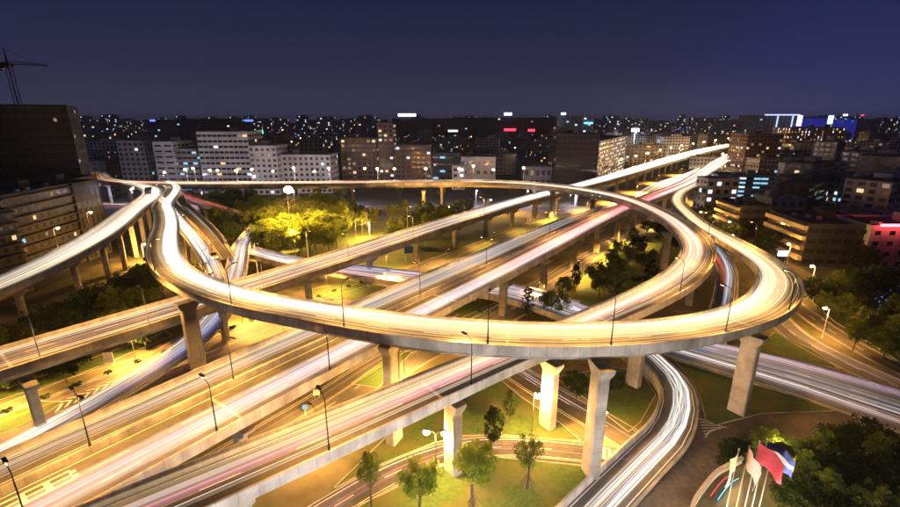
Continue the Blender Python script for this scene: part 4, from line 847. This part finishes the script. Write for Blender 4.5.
bpx('low pale market hall with rows of small lights beside the main flyover', 624, 668, 152, 545, 40, wall='wall_white', fh=5, bay=6, lit=.35, pal='cwb', hut=False)
bpx('low building with red lit shop fronts behind the back flyover', 524, 552, 168, 345, 12, wall='wall_grey', fh=5, bay=4, lit=.3, pal='wd', hut=False)

# right side
vane('cool lit office slab of long balconies on the right, blue in the shade', 176, 303, 238, 288, 14, 16, wall='wall_blue', fh=2.8, bay=4, lit=.50, pal='bbcb', win=(.94, .45), band=(.9, .6), faces=(0, 1, 3))
ofs = vane('terraced office with cream parapet bands on each storey, right of the loop', 126, 178, 123.5, 154, 14.5, 24, wall='wall_dark', fh=3.4, bay=3.6, lit=.03, pal='d', win=(.8, .45), band=(1.3, 1.5), bandm='wall_cream', faces=(0, 1, 3))
vane('smaller terraced block with cream bands just left of the terraced office', 125, 212, 124, 193, 13.5, 14, wall='wall_dark', fh=3.2, bay=3.6, lit=.03, pal='d', win=(.8, .45), band=(1.1, 1.2), bandm='wall_cream', faces=(0, 1, 3))
bpx('brown apartment tower at the end of the bright expressway', 748, 784, 135, 420, 26, wall='wall_brown', fh=3.2, bay=3.4, lit=.16, pal='ddwc', win=(.6, .5), band=(.9, .35))
bpx('pale low block beside the expressway with lit shop windows', 708, 740, 180, 254, 12, wall='wall_white', fh=4, bay=4, lit=.15, pal='c', hut=False)
bpx('wide dark block with columns of warm lit windows below the blue screens', 788, 846, 128, 640, 30, wall='wall_brown', fh=3.4, bay=4.5, lit=.42, pal='wdcd', win=(.35, .7))
rb = bpx('grey block washed red by its roof sign at the right edge', 872, 960, 228, 150, 18, wall='wall_white', fh=3.6, bay=4.5, lit=.05, pal='d', win=(.4, .4), faces=(0, 3))
sg = empty('roof_sign', aty(876, 226, 150)); tag(sg, 'red glowing strip sign along the roof edge at right', 'sign'); q = MB(); q.box((14, -1.6, .6), (28, .3, .8), M['sign_red_strong']); q.build('panel', sg); q = MB()
for k in range(8): q.box((1 + k * 3.7, -.7, .6), (.12, .12, 1.2), M['dark'])
q.build('post', sg)['kind'] = 'stuff'
DK = [(772, 806, 200, 215, 14, 'low dark roofed block behind the terraced office'), (842, 905, 178, 260, 24, 'blue grey slab with faint window bands near the right edge'), (800, 850, 166, 330, 22, 'dark mid rise right of the cool lit slab'),
      (850, 905, 152, 420, 26, 'dark wide block above the blue grey slab at right'), (760, 800, 160, 400, 20, 'dark squat block right of the brown apartment tower'), (806, 850, 148, 500, 24, 'dark block under the warm lit columns at right'), (836, 880, 214, 200, 14, 'low dark house behind the red washed block'), (690, 722, 158, 470, 20, 'small dim block at the right foot of the far expressway')]
for u0, u1, v, y, d, L in DK: bpx(L, u0, u1, v, y, d, wall=RND.choice(['wall_white', 'wall_grey', 'wall_blue']), fh=3.3, bay=3.4, lit=.06, pal='cwbd', seed=5)

# far city: many blocks in a few shapes, each an object, set beyond and beside the interchange
def far_mesh(seed, w, d, h, wall, lit, pal, fh=3.4, bay=3.6):
    r = random.Random(seed); q = MB(); q.box((0, 0, h / 2), (w, d, h), M[wall], 0, False)
    q.box((w * .1, 0, h + 1.5), (w * .3, d * .4, 3), M[wall]); q.box((0, 0, h + .3), (w * .96, d * .96, .5), M['roof'])
    for fc in (0, 1, 2, 3):
        L = w if fc in (0, 2) else d; nb = max(2, int(L / bay)); nf = max(2, int(h / fh)); sx = (1, 1, -1, -1)[fc]
        for i in range(nf):
            for j in range(nb):
                x = -L / 2 + (j + .5) * L / nb; z = (i + .5) * h / nf; a = L / nb * .3; b = h / nf * .28
                P = ([(x - a, -d / 2 - .05), (x + a, -d / 2 - .05)], [(w / 2 + .05, x - a), (w / 2 + .05, x + a)], [(x + a, d / 2 + .05), (x - a, d / 2 + .05)], [(-w / 2 - .05, x + a), (-w / 2 - .05, x - a)])[fc]
                m = M[LITM[r.choice(pal)]] if r.random() < lit else M['glass']
                if h > 40 and m is M['glass']: continue
                q.poly([(P[0][0], P[0][1], z - b), (P[1][0], P[1][1], z - b), (P[1][0], P[1][1], z + b), (P[0][0], P[0][1], z + b)], m)
    return q.mesh('city_block')
low = [far_mesh(i, *s) for i, s in enumerate([(28, 14, 18, 'wall_grey', .07, 'wcd'), (40, 13, 21, 'wall_grey', .06, 'wcbd'), (22, 18, 14, 'wall_brown', .08, 'wd'), (34, 15, 26, 'wall_white', .06, 'cwd'), (18, 16, 31, 'wall_grey', .05, 'cwb'), (52, 14, 19, 'wall_dark', .04, 'wcd'), (30, 20, 11, 'wall_blue', .04, 'cb')])]
high = [far_mesh(20 + i, *s) for i, s in enumerate([(44, 24, 50, 'wall_blue', .10, 'dcwd', 5, 5), (34, 22, 54, 'wall_grey', .10, 'dcbd', 5, 5), (70, 22, 46, 'wall_blue', .10, 'dwcd', 5, 5), (28, 22, 57, 'wall_blue', .12, 'bcd', 5, 5)])]
placed = []
SHAPE = ['plain mid sized block', 'long grey slab', 'small brown block', 'pale taller block', 'slim grey tower block', 'very long dark slab', 'low bluish block', 'wide bluish block', 'grey block', 'broadest bluish block', 'narrow bluish block']
def far(x, y, meshes, label, group, rz):
    me = RND.choice(meshes); i = (low + high).index(me); dist = 'nearer' if y < 520 else 'middle' if y < 760 else 'farther' if y < 1100 else 'farthest'; a = x / y
    side = 'far left' if a < -.5 else 'left' if a < -.12 else 'centre' if a < .2 else 'right' if a < .6 else 'far right'
    label = f'{SHAPE[i]} among the trees of the far right side, {"closer" if y < 300 else "deeper"} row' if group == 'dark houses on the right side' else f'{SHAPE[i]} right of the expressway in the {dist} city at {side}' if 'right of' in group else f'{SHAPE[i]} in the {dist} city at {side} of the skyline'
    o = link('city_block', me, None, (x, y, 0), rz); o.scale = (RND.uniform(.85, 1.25), RND.uniform(.9, 1.2), RND.uniform(.85, 1.08)); tag(o, label, 'city block', group)
def free(x, y, w):
    for ln, k in ((FARM, 34), (NEARM, 30), (S1, 30)):
        for p in ln.p[::4]:
            if (p[0] - x) ** 2 + (p[1] - y) ** 2 < k * k: return False
    return all((x - a) ** 2 + (y - b) ** 2 > w * w for a, b in placed)
for o in list(S.objects):
    if o.get('category') == 'building': placed.append((o.location.x, o.location.y))
n = t = 0
while n < 165 and t < 9000:
    t += 1; y = RND.uniform(375, 1050); x = RND.uniform(-.98, 1.0) * y
    if not free(x, y, 30): continue
    if x < .62 * y - 40: far(x, y, low, 'low unlit block of the dark city left of the expressway', 'dark city left of the expressway', RND.choice([0, .2, 1.57, -.15]))
    else: far(x, y, low, 'low unlit block of the dark city right of the expressway', 'dark city right of the expressway', RND.choice([.6, .75, 2.2, .5]))
    placed.append((x, y)); n += 1
n = t = 0
while n < 50 and t < 4000:
    t += 1; y = RND.uniform(190, 420); x = RND.uniform(.74, 1.0) * y
    if x < 178 or not free(x, y, 27): continue
    far(x, y, low, 'low dark house among the trees on the right side', 'dark houses on the right side', RND.choice([.6, .75, 2.2, .5])); placed.append((x, y)); n += 1
for i in range(130):
    y = RND.uniform(1100, 2000); x = (-1.0 + 2.05 * (i + RND.random()) / 130) * y
    far(x, y, high if RND.random() < .75 else low, 'tall unlit block of the far skyline', 'far skyline blocks', RND.choice([0, .3, -.2]))
# named skyline blocks with signs on their roofs
def roofsign(label, u0, u1, v0, v1, y, m, name='roof_sign'):
    a, b = aty(u0, v1, y), aty(u1, v0, y); w, h = b.x - a.x, max(1, b.z - a.z)
    o = empty(name, ((a.x + b.x) / 2, y, a.z)); tag(o, label, 'sign'); q = MB(); q.box((0, 0, h / 2), (w, .8, h), M[m]); q.build('panel', o)
    q = MB(); 
    for k in (-.4, 0, .4): q.box((k * w, .8, h / 2 - 1.5), (.4, .4, h + 3), M['dark'])
    q.build('frame', o)['kind'] = 'stuff'; return o
bpx('wide dark slab of the skyline under the blue white roof sign', 392, 445, 119, 1000, 40, wall='wall_dark', fh=5, bay=8, lit=.02, pal='dc', hut=False)
roofsign('long blue white roof sign on the skyline left of centre', 398, 416, 113.5, 116.5, 995, 'sign_white')
bpx('broad dark slab of the skyline carrying two red signs', 446, 556, 118, 1060, 40, wall='wall_dark', fh=5, bay=8, lit=.02, pal='cbd', hut=False)
roofsign('small blue white roof sign right of the skyline centre', 504, 512, 112.5, 115.5, 1050, 'sign_white')
roofsign('left of two red signs on the dark skyline slab', 504, 516, 128.5, 131, 1050, 'sign_red'); roofsign('right of two red signs on the dark skyline slab', 528, 535, 129, 131.5, 1050, 'sign_red')
roofsign('small white sign glowing on the dark slab above the white hall', 448, 458, 129.8, 132, 990, 'lit_white')
bpx('grey blue tower block with cyan windows on the skyline', 557, 592, 117, 820, 34, wall='wall_blue', fh=5, bay=7, lit=.12, pal='bc', hut=False)
roofsign('tiny blue white sign on top of the grey blue tower block', 561, 566, 112.5, 115, 815, 'sign_white'); roofsign('pair of cyan sign lights on the grey blue tower block', 584, 593, 122, 124, 815, 'sign_cyan')
roofsign('blue sign on the dark block beyond the white offices', 245, 253, 119.5, 121.5, 700, 'sign_blue_glow'); roofsign('blue sign on the dark block left of the white offices', 150, 155, 119.5, 121.5, 700, 'sign_blue_glow'); roofsign('green sign glowing among the far roofs at left', 257, 263, 130.5, 133.5, 560, 'sign_green')
bpx('dark twin block with a blue sign beyond the white offices', 200, 242, 119, 720, 26, wall='wall_dark', fh=4, bay=6, lit=.02, pal='cb', hut=False); bpx('dark block with a small blue sign beyond the pale grey block', 147, 196, 120, 730, 26, wall='wall_dark', fh=4, bay=6, lit=.02, pal='cb', hut=False)
# twin floodlight mast, LED edged tower, screens
fm = empty('floodlight_mast', aty(632, 160, 600).xyz * 1); fm.location.z = 0; tag(fm, 'white floodlight mast glowing blue white beside the main flyover', 'floodlight mast'); hm = aty(632, 130, 600).z
q = MB(); q.tube([(0, 0, 0), (0, 0, hm)], [.5, .3], M['steel'], 8); q.build('pole', fm); q = MB(); q.box((0, 0, hm), (9, 1.2, 3.4), M['bulb_white']); q.build('lamp_head', fm); point('lamp_light', fm, (0, -2, hm - 3), 60000, (.75, .85, 1), 1.0)
lt = bpx('dark tower outlined by thin blue white LED lines at right', 752, 800, 115.5, 900, 40, wall='wall_blue', fh=5, bay=7, lit=.03, pal='b', hut=False)
a, b = aty(752, 115.5, 900), aty(800, 115.5, 900)
for x0, x1, z0, z1 in ((a.x + 24, b.x, a.z + .2, a.z + 2.4), (a.x + 48, a.x + 50, 4, a.z), (b.x - 14, b.x - 12, 2, a.z)):
    q = MB(); q.box(((x0 + x1) / 2 - lt.location.x, -21 + .2, (z0 + z1) / 2), (x1 - x0, 1, z1 - z0), M['led_line']); q.build('led_line', lt)
roofsign('left bright blue white screen on the right skyline', 796, 803, 115.5, 126, 870, 'sign_white', 'screen'); roofsign('right bright blue white screen on the right skyline', 827, 834, 115.5, 124, 870, 'sign_white', 'screen')
for u0, u1, v, L in ((803, 827, 117, 'blue LED lit facade between the two bright screens'), (834, 858, 118, 'blue LED lit facade right of the bright screens'), (858, 882, 119.5, 'plain dark block right of the blue LED facades')):
    bl = bpx(L, u0, u1, v, 930, 30, wall='wall_blue', fh=4, bay=6, lit=.05, pal='b', hut=False); q = MB(); w_ = aty(u1, v, 930).x - aty(u0, v, 930).x; hh = aty(u0, v, 930).z
    for k in range(0 if u0 == 858 else 10): q.box((-w_ / 2 + (k + .5) * w_ / 10, -15.2, hh * .6), (w_ / 10 * .72, .3, hh * .72), M['led_blue'])
    if q.f: q.build('led_panel', bl)
roofsign('tiny red beacon sign on the right skyline', 861, 864, 114.5, 116, 920, 'sign_red'); roofsign('tiny white sign above the blue facades', 843, 848, 114, 116, 920, 'sign_white')
cl = MB(); rr = random.Random(12)
for i in range(800):
    y = 330 * (2000 / 330) ** rr.random(); x = rr.uniform(-1.0, 1.0) * y
    if 0 < x - .62 * y + 40 < 60 and y < 800: continue
    cl.ball((x, y, rr.uniform(6, 22)), .00095 * y * rr.uniform(.6, 1.2), M[rr.choice(['lit_warm', 'lit_white', 'lit_white', 'lit_cyan', 'bulb', 'lit_dim', 'lit_warm', 'sign_blue_glow'])], 5, 3)
tag(cl.build('city_lights'), 'countless small lamps and windows glimmering across the dark far city', 'city lights', None, 'stuff')
vt = empty('light_cluster', at(884, 318)); tag(vt, 'cluster of violet fairy lights hung in the dark trees at right', 'fairy lights'); q = MB(); rr = random.Random(4)
for k in range(46): q.ball((rr.gauss(0, 2.0), rr.gauss(0, 1.4), 4 + rr.gauss(0, 1.6)), .10, M[rr.choice(['sign_violet', 'lit_white', 'sign_blue_glow'])], 5, 3)
q.build('bulbs', vt)['kind'] = 'stuff'
rs = roofsign('blue white lit board on the parapet beside the terraced office', 778, 788, 251, 256, 142, 'sign_white', 'sign_board')

# tower crane over the left tower
cb = aty(20, 112, 200); cz = aty(16, 66, 200).z; cr_ = empty('tower_crane', (cb.x, cb.y, 0)); tag(cr_, 'tower crane standing above the black tower at left', 'tower crane')
q = MB(); hw = .8
for sx in (-1, 1):
    for sy in (-1, 1): q.box((sx * hw, sy * hw, cz / 2), (.2, .2, cz), M['dark'])
z = 40
while z < cz - 1.6:
    for sy in (-1, 1): q.tube([(-hw, sy * hw, z), (hw, sy * hw, z + 1.6)], .08, M['dark'], 4); q.tube([(sy * hw, -hw, z), (sy * hw, hw, z + 1.6)], .08, M['dark'], 4)
    z += 1.6
q.build('mast', cr_)
q = MB(); q.box((0, 0, cz + .4), (2.4, 2.4, 1.2), M['dark']); q.box((-2.2, 0, cz - .2), (2.2, 1.6, 1.8), M['dark']); q.build('cab', cr_)
def truss(p, e, dpt, nm):
    q = MB(); p, e = Vector(p), Vector(e); n_ = 14; up = Vector((0, 0, dpt))
    for o in (Vector((0, .6, 0)), Vector((0, -.6, 0))): q.tube([p + o, e + o], .12, M['dark'], 4)
    q.tube([p + up, e + up * .5], .12, M['dark'], 4)
    for k in range(n_):
        a, b = p.lerp(e, k / n_), p.lerp(e, (k + .5) / n_); c = p.lerp(e, (k + 1) / n_); u_ = up * (1 - .5 * (k + .5) / n_)
        q.tube([a, b + u_], .07, M['dark'], 4); q.tube([b + u_, c], .07, M['dark'], 4)
    return q.build(nm, cr_)
je = aty(47, 66, 186); truss((.8, 0, cz + .8), (je.x - cb.x, je.y - cb.y, je.z), 1.1, 'jib'); truss((-.8, 0, cz + .8), (-6, 2, cz + .8), .9, 'counter_jib')
q = MB(); q.tube([(0, 0, cz + .8), (-.3, 0, cz + 7)], [.5, .15], M['dark'], 5); q.tube([(-.3, 0, cz + 7), ((je.x - cb.x) * .7, (je.y - cb.y) * .7, cz + (je.z - cz) * .7 + 1)], .06, M['dark'], 4); q.build('apex_mast', cr_)
q = MB(); q.box((-6, 2, cz - .6), (1.8, 1.2, 2.2), M['dark']); q.build('counterweight', cr_)

# ------------------------------------------------------------------ flags
FL = [((718, 548), 'cream', (.80, .62, .30), 'tattered gold flag, leftmost of the five flags by the dark trees'), ((727, 549), 'white', (.80, .66, .58), 'pale pinkish white flag, second of the five flags'), ((735, 550), 'red', (.62, .07, .09), 'red flag, middle of the five flags'), ((742, 550), 'blue', (.12, .18, .55), 'blue and white flag, fourth of the five flags'), ((749, 550), 'yellow', (.75, .52, .02), 'yellow flag, rightmost of the five flags')]
for i, ((u, v), nm, colr, L) in enumerate(FL):
    b = at(u, v); hb = aty(0, (450, 447, 442, 440, 441)[i], b.y).z; root = empty('flag', b, .2); tag(root, L, 'flag', 'five flags on poles at bottom right')
    q = MB(); q.tube([(0, 0, 0), (0, 0, hb)], [.09, .05], M['steel'], 8); q.ball((0, 0, hb + .08), .12, M['steel'], 8, 5); q.build('flagpole', root)
    mm = noisy('flag_' + nm, tuple(c * .8 for c in colr), colr, 2.0, .8); fw, fh_ = 3.1, 2.5
    vv, ff, ml = [], [], []
    for a in range(17):
        for c in range(9):
            t_ = a / 16; s_ = c / 8; dr = t_ * t_ * (.9 + .2 * i % 2); ph = t_ * 8 + s_ * 2 + i * 1.3
            vv.append((.06 + fw * t_ * (1 - .12 * t_), .28 * math.sin(ph) * t_ ** .7 + .1 * math.sin(ph * 2 + 1) * t_, hb - .1 - fh_ * s_ - dr * .9 + .06 * math.cos(ph)))
    for a in range(16):
        for c in range(8): ff.append((a * 9 + c, (a + 1) * 9 + c, (a + 1) * 9 + c + 1, a * 9 + c + 1)); ml.append(1 if nm == 'blue' and c in (3, 4) else 0)
    me = bpy.data.meshes.new('cloth'); me.from_pydata(vv, [], ff); me.materials.append(mm); me.materials.append(M['white']); me.polygons.foreach_set('material_index', ml); me.polygons.foreach_set('use_smooth', [True] * len(ff)); me.update(); link('cloth', me, root, rz=(-2.6, -1.9, -1.2, -.8, -.3)[i])
fb = at(772, 470); fl_ = empty('flood_lamp', fb, 2.6); tag(fl_, 'flood lamp behind the flags lighting the shrubs yellow', 'flood lamp'); q = MB(); q.tube([(0, 0, 0), (0, 0, 4.2)], [.08, .06], M['dark'], 6); q.build('pole', fl_); q = MB(); q.ball((0, 0, 4.4), .3, M['bulb'], 8, 5); q.build('bulb', fl_); point('lamp_light', fl_, (0, 0, 5.0), 2600, (1, .72, .2))
tree('broad', *at(764, 462).xy, 'tree lit bright yellow right behind the flags', None, .62)
tree('broad', *at(786, 520).xy, 'green tree at the foot of the rightmost flagpole', None, .55)
# garden wall, coloured lights and pond by the flags
P = [at(u, v, .066) for u, v in ((690, 520), (694, 505), (704, 490), (716, 476), (730, 468), (742, 462))]
for i in range(len(P) - 1):
    pass
wl = empty('garden_wall', (0, 0, 0)); tag(wl, 'low curved white wall bounding the garden of the flags', 'wall')
gl = Line([(p.x, p.y, .066, .4) for p in P], 1.0); sweep('wall', gl, [(1, 0, 0), (1, 0, .8), (-1, 0, .8), (-1, 0, 0)], M['white'], wl); sweep('coping', gl, [(1, .08, .8), (1, .08, .92), (-1, -.08, .92), (-1, -.08, .8)], M['kerb'], wl)
for off, m, L in ((-2.0, 'sign_cyan', 'cyan light strip curving along the garden wall'), (-1.1, 'sign_red', 'pink light strip beside the cyan one in the garden')):
    o = empty('light_strip', (0, 0, 0)); tag(o, L, 'light strip'); q = MB(); q.tube([gl.at(d, off, .25) for d in (6, 7.5, 9, 10.5, 12, 13)], .05, M[m], 5); q.build('tube', o)
pt = empty('garden_pool', (0, 0, 0)); pp = px((712, 500), (722, 486), (738, 482), (744, 494), (736, 512), (716, 520)); q = MB(); q.poly([(x, y, .10) for x, y in pp], mat('pool_water', (.02, .05, .07), .3)); q.build('water', pt); tag(pt, 'small dark pool below the coloured light strips', 'pool')

# ------------------------------------------------------------------ bus, car, van, small street things
def vehicle(name, label, cat, loc, rz, L, w, h, colr, bus=False):
    root = empty(name, loc, rz); tag(root, label, cat); pm = mat('paint_' + name, colr, .3)
    b = bmesh.new(); q = MB(); zb = .35
    if bus: prof = [(-L / 2, zb), (L / 2, zb), (L / 2, h * .55), (L / 2 - .15, h - .1), (L / 2 - .5, h), (-L / 2 + .3, h), (-L / 2, h - .2)]
    else: prof = [(-L / 2, zb), (L / 2, zb), (L / 2, h * .52), (L / 2 - .1, h * .6), (L * .22, h * .66), (L * .08, h), (-L * .3, h), (-L * .46, h * .66), (-L / 2, h * .6)]
    q.poly([(x, -w / 2, z) for x, z in prof], pm); q.poly([(x, w / 2, z) for x, z in prof][::-1], pm)
    for i in range(len(prof)):
        a, c = prof[i], prof[(i + 1) % len(prof)]; q.poly([(a[0], -w / 2, a[1]), (a[0], w / 2, a[1]), (c[0], w / 2, c[1]), (c[0], -w / 2, c[1])], pm)
    q.build('body', root)
    g = MB()
    if bus:
        for s_ in (-1, 1):
            for k in range(6): g.box((-L / 2 + 1.2 + k * (L - 2.2) / 6 + .3, s_ * (w / 2 + .005), h * .68), ((L - 2.2) / 6 * .86, .02, h * .32), M['glass'])
        g.box((L / 2 - .05, 0, h * .68), (.12, w * .9, h * .34), M['glass']); g.box((-L / 2 - .0, 0, h * .7), (.06, w * .8, h * .26), M['glass'])
    else:
        for s_ in (-1, 1): g.poly([(x, s_ * (w / 2 + .006), z) for x, z in ((L * .18, h * .67), (L * .07, h * .95), (-L * .28, h * .95), (-L * .42, h * .67))][::s_], M['glass'])
        g.poly([(L * .225, -w * .44, h * .67), (L * .225, w * .44, h * .67), (L * .092, w * .42, h * .97), (L * .092, -w * .42, h * .97)], M['glass'])
    g.build('window', root)
    for s_ in (-1, 1):
        for xx in (-L * .32, L * .32):
            wq = MB(); wq.tube([(xx, s_ * (w / 2 - .2), .36), (xx, s_ * (w / 2 + .02), .36)], .36, M['dark'], 12); wq.build('wheel', root)
        hq = MB(); hq.box((L / 2 + .01, s_ * w * .36, h * .42 if not bus else .8), (.06, .3, .16), M['bulb_white']); hq.build('headlight', root)
        tq = MB(); tq.box((-L / 2 - .01, s_ * w * .38, h * .48 if not bus else .9), (.06, .25, .18), M['sign_red']); tq.build('tail_light', root)
    return root
b = LEFT.at(LEFT.near(*at(138, 196, 16).xy), -1.0, .02); t_ = LEFT.tan(LEFT.near(b.x, b.y)); vehicle('bus', 'dark bus waiting where the left flyover meets the junction', 'bus', b, math.atan2(-t_.y, -t_.x), 11, 2.5, 3.1, (.10, .11, .13), True)
p = FARM.near(*at(660, 162, 12).xy); b = FARM.at(p, 2.0, .02); t_ = FARM.tan(p); vehicle('car', 'dark car standing out in the white streaks of the far main flyover', 'car', b, math.atan2(t_.y, t_.x), 4.6, 1.8, 1.5, (.03, .03, .04))
b = D1.at(D1.near(*at(189, 252, 12).xy), 1.7, .0); b.z -= .02; t_ = D1.tan(D1.near(b.x, b.y)); vehicle('van', 'small yellow van on the white ramp at upper left', 'van', b, math.atan2(t_.y, t_.x), 4.4, 1.8, 1.9, (.75, .45, .03))
def board(name, label, cat, base, h, w, hh, m, rz=0.0, legs=2):
    o = empty(name, base, rz); tag(o, label, cat); q = MB(); q.box((0, 0, h), (w, .12, hh), M[m]); q.build('panel', o)
    for k in ((-.35, .35) if legs == 2 else (0,)): q = MB(); q.tube([(k * w, .1, 0), (k * w, .1, h + hh * .3)], .07, M['steel'], 6); q.build('post', o)
    return o
board('notice_board', 'white notice board standing on the strip under the straight flyover', 'notice board', at(110, 365), 1.7, 1.9, 2.2, 'white', .1)
board('traffic_sign', 'blue traffic sign panel under the straight flyover left of its column', 'traffic sign', at(409, 262), 4.6, 3.4, 2.6, 'blue', .4)
board('traffic_sign', 'round blue traffic sign on the yellow ground below the wide flyover', 'traffic sign', at(306, 418), 2.2, .9, .9, 'blue', .2, 1)
board('sign_cabinet', 'white cabinet below the wide flyover right of the round blue sign', 'cabinet', at(317, 398), 1.2, 1.2, 1.2, 'white', .2)
o = empty('manhole', at(475, 463, .125)); tag(o, 'round rusty manhole cover on the bottom lawn', 'manhole'); q = MB(); q.tube([(0, 0, -.02), (0, 0, .06)], .55, M['kerb'], 20); q.build('ring', o); q = MB(); q.tube([(0, 0, .0), (0, 0, .075)], .42, M['wall_brick'], 20); q.build('cover', o)
# ------------------------------------------------------------------ night haze over the city
hz = MB(); hz.box((0, 2800, 40.25), (10400, 6600, 83.5), M['glass']); ho = hz.build('haze'); ho.data.materials.clear()
hm_ = bpy.data.materials.new('haze_air'); hm_.use_nodes = True; n_ = hm_.node_tree; n_.nodes.clear(); oo = n_.nodes.new('ShaderNodeOutputMaterial'); pv = n_.nodes.new('ShaderNodeVolumePrincipled')
pv.inputs['Color'].default_value = (.85, .88, 1, 1); pv.inputs['Density'].default_value = .00009; pv.inputs['Anisotropy'].default_value = .2; n_.links.new(pv.outputs[0], oo.inputs['Volume'])
ho.data.materials.append(hm_); tag(ho, kind='stuff')
S.cycles.volume_bounces = 0
